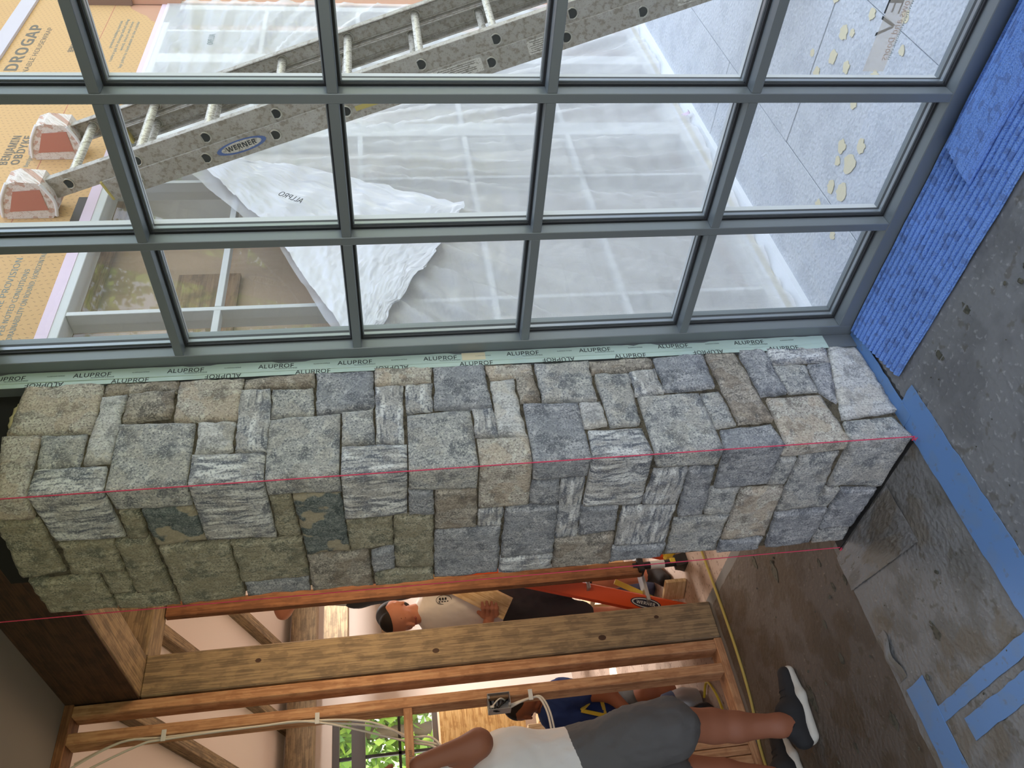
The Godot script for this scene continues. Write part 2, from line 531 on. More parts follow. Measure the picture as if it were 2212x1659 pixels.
# tan sheet printed all over with short dashes that wander up and down
func housewrap_material(cloud: PackedByteArray, N: int) -> StandardMaterial3D:
	var W := 640
	var im := Image.create(W, W, false, Image.FORMAT_RGB8)
	im.fill(c8(204, 164, 112))
	var cells := 16
	for i in cells:
		for j in cells:
			var x := (i + 0.5 + 0.5 * (j % 2)) * W / cells
			var y := (j + 0.5) * W / cells + sin(TAU * i / 8.0) * 7.0
			var a := cos(TAU * i / 8.0 + j * 0.8) * 0.6
			for k in range(-8, 9):
				for t in [-1, 0, 1]:
					var px := posmod(int(y + sin(a) * k + cos(a) * t), W)
					var py := posmod(int(x + cos(a) * k - sin(a) * t), W)
					im.set_pixel(px, py, c8(116, 98, 78))
	im.generate_mipmaps()
	var m := StandardMaterial3D.new()
	m.albedo_texture = ImageTexture.create_from_image(im)
	m.uv1_scale = Vector3(2.6, 2.6, 1)
	m.roughness = 0.75
	return m
# ---------------------------------------------------------------- the rooms
func shell():
	var f := struct_node("floor", "concrete floor slab of the room under the protection sheets", "floor")
	bx("slab", Vector3(-3.75, -0.2, -1.86), Vector3(1.7, 0, 3.2), "concrete", f)
	f = struct_node("floor_back", "pale plywood subfloor of the room behind the timber posts", "floor")
	bx("subfloor_panel", Vector3(-7.7, -0.2, -6.2), Vector3(-3.75, -0.001, 3.2), "subfloor", f)
	bx("subfloor_panel", Vector3(-3.75, -0.2, -6.2), Vector3(-2.12, -0.001, -1.86), "subfloor", f)
	var c := struct_node("ceiling", "dim grey drywall ceiling above the dark beam", "ceiling")
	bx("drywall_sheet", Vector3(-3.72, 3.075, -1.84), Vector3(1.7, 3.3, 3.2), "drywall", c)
	var w := struct_node("wall_front", "wall above the big window", "wall")
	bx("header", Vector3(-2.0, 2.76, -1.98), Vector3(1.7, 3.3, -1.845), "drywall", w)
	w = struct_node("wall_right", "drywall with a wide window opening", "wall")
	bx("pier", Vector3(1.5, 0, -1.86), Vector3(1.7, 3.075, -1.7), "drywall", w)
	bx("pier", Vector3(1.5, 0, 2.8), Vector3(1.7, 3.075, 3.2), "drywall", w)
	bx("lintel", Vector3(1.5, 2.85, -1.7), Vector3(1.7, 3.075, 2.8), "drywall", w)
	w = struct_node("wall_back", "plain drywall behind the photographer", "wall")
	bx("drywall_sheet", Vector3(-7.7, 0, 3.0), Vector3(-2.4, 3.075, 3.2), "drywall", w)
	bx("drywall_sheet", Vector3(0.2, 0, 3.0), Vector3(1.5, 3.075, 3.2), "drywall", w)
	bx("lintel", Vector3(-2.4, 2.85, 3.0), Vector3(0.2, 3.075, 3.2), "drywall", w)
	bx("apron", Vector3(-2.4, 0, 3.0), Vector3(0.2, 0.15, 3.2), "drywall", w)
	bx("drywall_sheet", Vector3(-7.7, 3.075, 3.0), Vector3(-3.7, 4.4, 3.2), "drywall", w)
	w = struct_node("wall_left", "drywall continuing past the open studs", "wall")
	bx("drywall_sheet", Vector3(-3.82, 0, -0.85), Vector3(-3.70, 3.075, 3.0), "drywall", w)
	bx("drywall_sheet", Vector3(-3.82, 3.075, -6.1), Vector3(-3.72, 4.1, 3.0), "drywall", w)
	# window of the right wall: light comes from here
	var r := struct_node("window_3", "wide metal window frame, not yet glazed, in the side wall", "window")
	for z in [-1.67, -0.2, 1.3, 2.77]:
		bx("mullion", Vector3(1.56, 0, z - 0.03), Vector3(1.62, 2.85, z + 0.03), "frame", r)
	for y in [0.0, 2.80]:
		bx("rail", Vector3(1.56, y, -1.67), Vector3(1.62, y + 0.05, 2.77), "frame", r)

	r = struct_node("window_5", "added unseen window frame, not glazed, lighting the room from behind the photographer", "window")  # added unseen opening whose daylight brightens the room face of the pier
	for x in [-2.37, -1.53, -0.67, 0.17]:
		bx("mullion", Vector3(x - 0.03, 0.15, 3.06), Vector3(x + 0.03, 2.85, 3.12), "frame", r)

# the big gridded window beside the pier
func big_window():
	var w := struct_node("window_1", "tall grey metal window with a grid of square panes beside the stone pier", "window")
	var x0 := -1.735; var x1 := 1.45
	var y0 := 0.067; var y1 := 2.70
	bx("jamb", Vector3(-1.88, 0, -1.905), Vector3(x0, 2.76, -1.80), "frame", w, 0.002)
	bx("jamb", Vector3(x1, 0, -1.905), Vector3(1.5, 2.76, -1.80), "frame", w, 0.002)
	bx("bottom_rail", Vector3(x0, -0.02, -1.905), Vector3(x1, y0, -1.80), "frame", w, 0.002)
	bx("head_rail", Vector3(x0, y1, -1.905), Vector3(x1, 2.76, -1.80), "frame", w, 0.002)
	var xs := [x0]
	var x := -1.335
	while x < x1 - 0.2:
		xs.append(x)
		x += 0.4085
	xs.append(x1)
	var ys := [y0, 0.612, 1.135, 1.656, 2.1765, y1]
	for i in range(1, xs.size() - 1):
		bx("muntin", Vector3(xs[i] - 0.0125, y0, -1.840), Vector3(xs[i] + 0.0125, y1, -1.80), "frame", w, 0.0015)
	for j in range(1, ys.size() - 1):
		for i in xs.size() - 1:
			bx("muntin", Vector3(xs[i] + (0.0125 if i > 0 else 0.0), ys[j] - 0.0125, -1.840), Vector3(xs[i + 1] - 0.0125, ys[j] + 0.0125, -1.801), "frame", w, 0.0015)
	# sealed panes: rubber seal inside, bright spacer, seal outside
	for i in xs.size() - 1:
		for j in ys.size() - 1:
			var a := Vector2(xs[i] + (0.0125 if i > 0 else 0.0), ys[j] + (0.0125 if j > 0 else 0.0))
			var b := Vector2(xs[i + 1] - 0.0125, ys[j + 1] - (0.0125 if j < 4 else 0.0))
			var p := glass("pane", Vector3(a.x, a.y, -1.8505), Vector3(b.x, b.y, -1.8465), "glass", w)
			if xs[i] > 0.2: continue
			var s := S()
			ring(s, a, b, 0.006, -1.8465, -1.840)
			obj("seal", s, "gasket", p)
			s = S()
			ring(s, a, b, 0.0095, -1.862, -1.8505)
			obj("spacer", s, "spacer", p)
			s = S()
			ring(s, a, b, 0.007, -1.875, -1.862)
			obj("seal", s, "gasket", p)
	for i in range(1, xs.size() - 1):
		bx("outer_muntin", Vector3(xs[i] - 0.0125, y0, -1.905), Vector3(xs[i] + 0.0125, y1, -1.876), "frame_pale", w)
	for j in range(1, ys.size() - 1):
		bx("outer_muntin", Vector3(x0, ys[j] - 0.0125, -1.905), Vector3(x1, ys[j] + 0.0125, -1.877), "frame_pale", w)
	# a deeper post beside the jamb, its side still wrapped in printed protective film, torn along one edge
	bx("post", Vector3(-1.88, 0, -1.80), Vector3(-1.7735, 2.76, -1.742), "frame", w, 0.002)
	var pts := PackedVector2Array()
	var y := 0.115
	while y < 2.74:
		pts.append(Vector2(1.796 + 0.003 * nz.get_noise_2d(y * 9.0, 4.0) - (0.006 if nz.get_noise_2d(y * 2.2, 9.0) > 0.25 else 0.0), y))
		y += 0.02
	pts.append(Vector2(1.738, 2.74)); pts.append(Vector2(1.738, 0.115))
	var s := S()
	extrude(s, pts, 0.0012, Transform3D(Basis(Vector3(0, 0, -1), Vector3(0, 1, 0), Vector3(1, 0, 0)), Vector3(-1.7735, 0, 0)))
	var film := obj("protective_film", s, "film", w)
	film.set_meta("label", "pale green printed protective film on the jamb")
	s = S()
	tube(s, [Vector3(-1.7725, 0.12, -1.757), Vector3(-1.7722, 1.0, -1.758), Vector3(-1.7725, 1.8, -1.756), Vector3(-1.7722, 2.74, -1.757)], 0.003, 6)
	obj("film_fold", s, "film", film)
	var big := SurfaceTool.new()
	var small := SurfaceTool.new()
	var turned := SurfaceTool.new()
	y = 2.66
	var k := 0
	while y > 0.16:
		var up := 0.0 if y > 1.35 else 0.004
		var down := Vector3(0, -1, 0)
		letters(big, "ALUPROF", 0.0155, facing(Vector3(-1.7721, y, -1.776 - up), down, Vector3(0, 0, -1)), false, false, 0.104)
		letters(small, "ALUMINIUM SYSTEMS", 0.0048, facing(Vector3(-1.7721, y - 0.03, -1.765 - up), down, Vector3(0, 0, -1)))
		letters(small, "ALUMINIUM SYSTEMS", 0.0036, facing(Vector3(-1.7721, y - 0.135, -1.778 - up), down, Vector3(0, 0, -1)))
		letters(turned, "ALUPROF", 0.0155, facing(Vector3(-1.7721, y - 0.11, -1.7455), down if k % 2 else -down, Vector3(0, 0, -1) if k % 2 else Vector3(0, 0, 1)), false, false, 0.104)
		y -= 0.262 if k % 3 else 0.235
		k += 1
	put("print", big.commit(), "ink", film)
	put("small_print", small.commit(), "ink_grey", film)
	put("print", turned.commit(), "ink", film)
	bx("yellowed_patch", Vector3(-1.7723, 1.262, -1.793), Vector3(-1.7716, 1.336, -1.762), "spot", film)
	# the maker's sticker on the outside of a pane, read from outside
	s = S()
	box(s, Vector3(-0.66, 0.285, -1.8535), Vector3(0.44, 0.058, 0.0006))
	var t := obj("window_sticker", s, "sticker")
	tag(t, "pale clear sticker with mirrored lettering on a low window pane", "sticker")
	var out := Basis(Vector3(-1, 0, 0), Vector3(0, 1, 0), Vector3(0, 0, -1))
	text_obj("logo", "HEV", 0.040, Transform3D(out, Vector3(-0.712, 0.296, -1.8541)), "ink", t, false, false, 0.15)
	text_obj("lettering", "European Windows and Doors", 0.0155, Transform3D(out, Vector3(-0.70, 0.268, -1.8541)), "ink_rust", t, false, false, 0.30)
	text_obj("address", "www.hevwindows.com", 0.0075, Transform3D(out, Vector3(-0.77, 0.2555, -1.8541)), "ink_grey", t, false, false, 0.16)

# four bars that line the opening a..b with width t
func ring(s, a: Vector2, b: Vector2, t: float, z0: float, z1: float):
	var m := (z0 + z1) * 0.5
	var d := z1 - z0
	box(s, Vector3(a.x + t * 0.5, (a.y + b.y) * 0.5, m), Vector3(t, b.y - a.y, d))
	box(s, Vector3(b.x - t * 0.5, (a.y + b.y) * 0.5, m), Vector3(t, b.y - a.y, d))
	box(s, Vector3((a.x + b.x) * 0.5, a.y + t * 0.5, m), Vector3(b.x - a.x - 2 * t, t, d))
	box(s, Vector3((a.x + b.x) * 0.5, b.y - t * 0.5, m), Vector3(b.x - a.x - 2 * t, t, d))

# ---------------------------------------------------------------- the pier
# a: stones of the side face, (z, y) pairs; b: stones of the room face, (x, y) pairs; c: corner stones that show on both,
# (z, y) of the far edge, heights on the corner, (x, y) of the other far edge
const STONES = [
	["a",2,-1.751,2.599,-1.746,2.384,-1.554,2.382,-1.566,2.603],
	["a",7,-1.747,2.381,-1.742,2.174,-1.697,2.177,-1.697,2.381],
	["a",4,-1.692,2.381,-1.699,2.315,-1.446,2.316,-1.444,2.383],
	["a",7,-1.697,2.311,-1.697,2.180,-1.600,2.180,-1.585,2.309],
	["a",2,-1.737,2.174,-1.735,1.992,-1.576,1.997,-1.577,2.174],
	["a",0,-1.555,2.513,-1.554,2.393,-1.441,2.391,-1.438,2.500],
	["a",4,-1.570,2.101,-1.569,1.999,-1.457,2.000,-1.454,2.098],
	["a",3,-1.687,1.997,-1.684,1.909,-1.451,1.908,-1.454,1.993],
	["a",7,-1.731,1.987,-1.744,1.783,-1.690,1.784,-1.690,1.989],
	["a",0,-1.682,1.907,-1.684,1.788,-1.578,1.783,-1.569,1.909],
	["a",1,-1.746,1.782,-1.746,1.609,-1.593,1.611,-1.576,1.779],
	["a",0,-1.574,1.705,-1.585,1.614,-1.452,1.612,-1.457,1.702],
	["a",2,-1.746,1.608,-1.744,1.429,-1.679,1.438,-1.680,1.608],
	["a",3,-1.677,1.607,-1.675,1.524,-1.448,1.530,-1.456,1.609],
	["a",3,-1.676,1.519,-1.675,1.436,-1.568,1.439,-1.559,1.522],
	["a",1,-1.744,1.429,-1.744,1.270,-1.561,1.265,-1.568,1.437],
	["a",3,-1.561,1.326,-1.558,1.263,-1.451,1.263,-1.454,1.328],
	["a",2,-1.744,1.269,-1.739,1.120,-1.686,1.119,-1.678,1.261],
	["a",4,-1.675,1.260,-1.679,1.186,-1.446,1.178,-1.451,1.262],
	["a",7,-1.683,1.178,-1.683,1.121,-1.578,1.114,-1.579,1.181],
	["a",0,-1.730,1.113,-1.736,0.938,-1.567,0.945,-1.577,1.113],
	["a",4,-1.564,1.003,-1.563,0.935,-1.466,0.932,-1.462,1.004],
	["a",7,-1.732,0.938,-1.741,0.726,-1.693,0.733,-1.679,0.937],
	["a",0,-1.673,0.931,-1.678,0.818,-1.465,0.832,-1.461,0.926],
	["a",3,-1.679,0.817,-1.684,0.733,-1.586,0.727,-1.579,0.821],
	["a",1,-1.737,0.724,-1.743,0.553,-1.595,0.555,-1.586,0.724],
	["a",0,-1.573,0.616,-1.582,0.552,-1.438,0.540,-1.431,0.608],
	["a",7,-1.744,0.547,-1.748,0.445,-1.447,0.422,-1.441,0.532],
	["a",1,-1.748,0.431,-1.750,0.343,-1.553,0.334,-1.546,0.421],
	["a",3,-1.750,0.339,-1.751,0.121,-1.681,0.134,-1.683,0.335],
	["a",0,-1.678,0.337,-1.675,0.224,-1.553,0.229,-1.551,0.332],
	["a",1,-1.671,0.219,-1.671,0.141,-1.503,0.186,-1.550,0.229],
	["a",4,-1.747,0.116,-1.736,0.016,-1.451,0.011,-1.435,0.203],
	["c",2,-1.563,2.617,-1.558,2.513,2.502,2.574,-1.873,2.508,-1.873,2.612],
	["c",3,-1.437,2.500,-1.434,2.318,2.315,2.501,-1.998,2.314,-1.990,2.499],
	["c",0,-1.581,2.317,-1.568,2.108,2.107,2.311,-1.866,2.107,-1.864,2.306],
	["c",3,-1.455,2.106,-1.449,1.909,1.909,2.105,-2.054,1.911,-2.039,2.108],
	["c",0,-1.566,1.910,-1.576,1.707,1.710,1.908,-1.850,1.708,-1.850,1.909],
	["c",3,-1.453,1.706,-1.444,1.522,1.525,1.708,-1.984,1.531,-1.994,1.713],
	["c",0,-1.554,1.520,-1.558,1.330,1.328,1.525,-1.884,1.330,-1.867,1.526],
	["c",2,-1.450,1.326,-1.443,1.175,1.176,1.327,-1.985,1.170,-1.986,1.324],
	["c",1,-1.570,1.173,-1.564,1.004,1.005,1.176,-1.862,1.007,-1.865,1.171],
	["c",3,-1.454,0.998,-1.447,0.834,0.822,1.005,-2.031,0.813,-2.016,1.001],
	["c",0,-1.575,0.817,-1.573,0.618,0.609,0.819,-1.850,0.611,-1.844,0.805],
	["c",1,-1.424,0.601,-1.432,0.436,0.418,0.608,-1.974,0.414,-1.979,0.589],
	["c",2,-1.536,0.413,-1.537,0.230,0.212,0.417,-1.821,0.212,-1.841,0.420],
	["c",0,-1.424,0.206,-1.431,0.037,0.006,0.212,-2.033,-0.002,-2.015,0.198],
	["b",6,-1.880,2.615,-1.881,2.507,-2.150,2.519,-2.171,2.646],
	["b",6,-2.003,2.492,-1.999,2.347,-2.165,2.363,-2.163,2.510],
	["b",6,-2.006,2.348,-2.002,2.257,-2.300,2.255,-2.301,2.362],
	["b",6,-2.187,2.638,-2.178,2.442,-2.382,2.439,-2.381,2.637],
	["b",6,-2.176,2.433,-2.172,2.364,-2.298,2.364,-2.298,2.439],
	["b",6,-2.306,2.436,-2.305,2.257,-2.391,2.252,-2.386,2.438],
	["b",6,-1.870,2.301,-1.873,2.248,-1.998,2.256,-1.999,2.308],
	["b",5,-1.872,2.243,-1.872,2.108,-2.038,2.106,-2.052,2.247],
	["b",6,-1.854,1.905,-1.854,1.847,-2.063,1.847,-2.058,1.911],
	["b",5,-1.853,1.843,-1.851,1.712,-2.158,1.712,-2.157,1.839],
	["b",6,-2.057,2.243,-2.062,2.049,-2.374,2.054,-2.386,2.249],
	["b",6,-2.060,2.047,-2.070,1.844,-2.285,1.846,-2.291,2.049],
	["b",1,-2.296,2.046,-2.292,1.848,-2.379,1.851,-2.380,2.051],
	["b",7,-2.164,1.840,-2.174,1.654,-2.377,1.652,-2.383,1.845],
	["b",1,-1.871,1.526,-1.876,1.455,-1.995,1.455,-1.986,1.529],
	["b",7,-1.878,1.451,-1.884,1.330,-2.084,1.325,-2.074,1.450],
	["b",6,-1.999,1.708,-1.993,1.575,-2.152,1.577,-2.166,1.711],
	["b",6,-1.992,1.573,-1.999,1.455,-2.299,1.457,-2.286,1.577],
	["b",1,-2.178,1.649,-2.157,1.578,-2.284,1.577,-2.295,1.650],
	["b",6,-2.300,1.647,-2.304,1.457,-2.374,1.456,-2.375,1.648],
	["b",1,-2.076,1.453,-2.098,1.249,-2.367,1.241,-2.369,1.455],
	["b",3,-1.989,1.324,-1.993,1.243,-2.091,1.247,-2.090,1.321],
	["b",1,-1.991,1.241,-2.001,1.077,-2.269,1.067,-2.273,1.238],
	["b",3,-2.275,1.242,-2.272,1.067,-2.365,1.060,-2.367,1.241],
	["b",1,-1.870,1.173,-1.870,1.086,-1.999,1.079,-1.982,1.170],
	["b",3,-1.869,1.084,-1.869,1.011,-2.190,0.996,-2.189,1.066],
	["b",1,-2.021,1.003,-2.024,0.883,-2.164,0.874,-2.175,0.993],
	["b",7,-2.189,1.068,-2.185,0.872,-2.366,0.862,-2.365,1.060],
	["b",3,-1.859,0.806,-1.862,0.696,-2.046,0.692,-2.034,0.808],
	["b",3,-2.041,0.870,-2.051,0.692,-2.274,0.682,-2.266,0.858],
	["b",1,-2.270,0.866,-2.278,0.678,-2.352,0.679,-2.365,0.863],
	["b",1,-1.865,0.693,-1.861,0.615,-2.114,0.594,-2.116,0.677],
	["b",0,-1.974,0.599,-1.979,0.500,-2.125,0.495,-2.117,0.587],
	["b",0,-2.135,0.679,-2.132,0.493,-2.350,0.486,-2.354,0.664],
	["b",2,-1.992,0.492,-1.998,0.349,-2.278,0.329,-2.285,0.481],
	["b",1,-2.288,0.483,-2.289,0.330,-2.353,0.327,-2.362,0.479],
	["b",0,-1.843,0.416,-1.841,0.358,-1.982,0.351,-1.979,0.413],
	["b",0,-1.841,0.351,-1.835,0.224,-2.126,0.197,-2.138,0.330],
	["b",0,-2.019,0.198,-2.032,0.145,-2.127,0.152,-2.131,0.197],
	["b",1,-2.033,0.139,-2.044,0.010,-2.261,0.017,-2.265,0.135],
	["b",1,-2.142,0.330,-2.140,0.144,-2.350,0.136,-2.357,0.301],
	["b",0,-2.270,0.134,-2.261,0.014,-2.360,-0.004,-2.362,0.125]]
const PIER_X := -1.77
const PIER_Z := -1.345

func stone_pier():
	var p := thing("stone_pier", "half-built pier clad in rough grey squared stones beside the window", "pier", "", Vector3(-2.07, 0, -1.55))
	var o := p.position
	bx("core", Vector3(-2.365, 0, -1.765) - o, Vector3(-1.788, 2.58, -1.363) - o, "mortar", p)
	bx("hole_shade", Vector3(-2.30, 2.58, -1.741) - o, Vector3(-1.81, 2.74, -1.42) - o, "void", p)  # dark box painted as the shade of the unfilled hole
	var s := S()
	tube(s, smooth_path([Vector3(-1.80, 2.606, -1.70), Vector3(-1.795, 2.612, -1.64), Vector3(-1.80, 2.605, -1.57)]), [0.006, 0.010, 0.008, 0.012, 0.009, 0.007, 0.011, 0.008, 0.010, 0.006, 0.009, 0.008, 0.005], 7)
	var fm := obj("foam_bead", s, "foam", p)
	fm.position = -o
	for k in STONES.size():
		var d: Array = STONES[k]
		var seed_off := 13.7 * k
		s = S()
		var name := "stone%d" % d[1]
		if d[0] == "c":
			corner_stone(s, d, seed_off, o)
		else:
			flat_stone(s, d, seed_off, o)
		obj("stone", s, name, p)
	for a in [[Vector3(PIER_X + 0.006, 0.015, PIER_Z + 0.006), 3.07, "pink mason's line stretched plumb along the front corner of the pier"], [Vector3(-2.388, 0.0, PIER_Z + 0.003), 2.95, "pink mason's line stretched plumb along the pier edge facing the timber posts"]]:
		s = S()
		tube(s, [a[0], Vector3(a[0].x, a[1], a[0].z)], 0.0018, 6)
		var l := obj("mason_line", s, "string")
		tag(l, a[2], "string", "mason's lines on the pier")
		s = S()
		for q in 3:
			tube(s, smooth_path([a[0] + Vector3(0, 0.004, 0), a[0] + Vector3(0.008 * (q - 1), 0.010, 0.008), a[0] + Vector3(0.010 - 0.008 * q, 0.002, 0.012)], 3), 0.0014, 5)
		obj("knot", s, "string", l)

func bil(q: Array, u: float, v: float) -> Vector2:
	return q[0].lerp(q[1], u).lerp(q[3].lerp(q[2], u), v)

# how far a stone stands out near its edge: rounded, chipped arrises
func relief(eu: float, off: float, p: Vector2, proud: float, rough: float) -> float:
	var e: float = clamp(eu / 0.009, 0.0, 1.0)
	var round_ := -0.0055 * pow(1.0 - e, 2.0)
	var n := nz.get_noise_3d(p.x * 7.0, p.y * 7.0, off) * 0.55 + nz.get_noise_3d(p.x * 24.0, p.y * 24.0, off + 5.0) * 0.30 + nz.get_noise_3d(p.x * 70.0, p.y * 70.0, off + 9.0) * 0.15
	return round_ + proud + n * rough

func flat_stone(s: SurfaceTool, d: Array, off: float, o: Vector3):
	var q := []
	for i in 4: q.append(Vector2(d[2 + i * 2], d[3 + i * 2]))
	var mid: Vector2 = (q[0] + q[1] + q[2] + q[3]) * 0.25
	for i in 4: q[i] += (mid - q[i]).normalized() * 0.0022
	var w: float = q[0].distance_to(q[1])
	var h: float = q[0].distance_to(q[3])
	var nu: int = clamp(int(w / 0.011), 5, 18)
	var nv: int = clamp(int(h / 0.011), 5, 18)
	var proud := 0.0035 * sin(off * 3.1)
	var swap: bool = d[1] == 3 and h > w
	var uvo := Vector2(fmod(off * 0.37, 1.0), fmod(off * 0.71, 1.0))
	var fn := func(u: float, v: float):
		# the first and last rows are skirts that run back into the mortar
		var uu: float = clamp((u * (nu + 2) - 1.0) / nu, 0.0, 1.0)
		var vv: float = clamp((v * (nv + 2) - 1.0) / nv, 0.0, 1.0)
		var p := bil(q, uu, vv)
		var skirt: bool = u < 0.001 or u > 0.999 or v < 0.001 or v > 0.999
		var e: float = min(min(uu, 1.0 - uu) * w, min(vv, 1.0 - vv) * h)
		var jit: Vector2 = Vector2(nz.get_noise_3d(p.x * 18.0, p.y * 18.0, off + 40.0), nz.get_noise_3d(p.x * 18.0, p.y * 18.0, off + 60.0)) * 0.006 * (1.0 - clamp(e / 0.03, 0.0, 1.0))
		var r := relief(e, off, p, proud, 0.010)
		var pp: Vector2 = p + jit
		if skirt: r = -0.042
		var uv: Vector2 = (Vector2(p.y, p.x) if swap else p) + uvo
		if skirt: uv += Vector2(0.03, 0.03)
		if d[0] == "a": return [Vector3(PIER_X + r, pp.y, pp.x) - o, uv]
		return [Vector3(pp.x, pp.y, PIER_Z + r) - o, uv]
	# side face: u runs down (-y), v towards +z; room face: u down, v towards -x
	sheet(s, nu + 2, nv + 2, fn)

func corner_stone(s: SurfaceTool, d: Array, off: float, o: Vector3):
	var a0 := Vector2(d[2], d[3] - 0.002); var a1 := Vector2(d[4], d[5] + 0.002)
	var s1: float = d[6] + 0.002; var s0: float = d[7] - 0.002
	var b1 := Vector2(d[8], d[9] + 0.002); var b0 := Vector2(d[10], d[11] - 0.002)
	a0.x += 0.002; a1.x += 0.002; b0.x += 0.002; b1.x += 0.002
	var w: float = s0 - s1
	var la: float = PIER_Z - a0.x
	var lb: float = PIER_X - b0.x
	var nu: int = clamp(int(w / 0.012), 6, 22)
	var na: int = clamp(int(la / 0.011), 5, 20)
	var nb: int = clamp(int(lb / 0.011), 4, 18)
	var n := na + nb
	var uvo := Vector2(fmod(off * 0.37, 1.0), fmod(off * 0.71, 1.0))
	var fn := func(u: float, v: float):
		var uu: float = clamp((u * (nu + 2) - 1.0) / nu, 0.0, 1.0)
		var t: float = clamp(v * (n + 2) - 1.0, 0.0, float(n))
		var skirt: bool = u < 0.001 or u > 0.999 or v < 0.001 or v > 0.999
		var pos: Vector3; var nrm: Vector3; var e: float; var flat: Vector2; var dc: float
		if t <= na:
			var f := t / na
			var y: float = lerp(lerp(a0.y, s0, f), lerp(a1.y, s1, f), uu)
			var z: float = lerp(lerp(a0.x, PIER_Z, f), lerp(a1.x, PIER_Z, f), uu)
			dc = PIER_Z - z
			pos = Vector3(PIER_X, y, z); nrm = Vector3(1, 0, 0)
			e = min(f * la, min(uu, 1.0 - uu) * w)
			flat = Vector2(z, y)
		else:
			var f := (t - na) / nb
			var y: float = lerp(lerp(s0, b0.y, f), lerp(s1, b1.y, f), uu)
			var x: float = lerp(lerp(PIER_X, b0.x, f), lerp(PIER_X, b1.x, f), uu)
			dc = PIER_X - x
			pos = Vector3(x, y, PIER_Z); nrm = Vector3(0, 0, 1)
			e = min((1.0 - f) * lb, min(uu, 1.0 - uu) * w)
			flat = Vector2(PIER_Z + PIER_X - x, y)
		var k: float = clamp(dc / 0.016, 0.0, 1.0)
		var other := Vector3(1, 0, 0) if nrm.z > 0.5 else Vector3(0, 0, 1)
		var r := relief(e, off, flat, 0.0, 0.010 * clamp(dc / 0.05, 0.15, 1.0))
		pos += (nrm * (0.5 + 0.5 * k) + other * (0.5 - 0.5 * k)) * (r - 0.005 * (1.0 - k) * (1.0 - k))
		if skirt:
			pos -= (nrm * 0.042 if v > 0.999 or v < 0.001 else (Vector3(1, 0, 1) * 0.042 if dc < 0.04 else nrm * 0.042))
		var uv := Vector2(flat.x, flat.y) + uvo
		if skirt: uv += Vector2(0.03, 0.03)
		return [pos - o, uv]
	sheet(s, nu + 2, n + 2, fn)
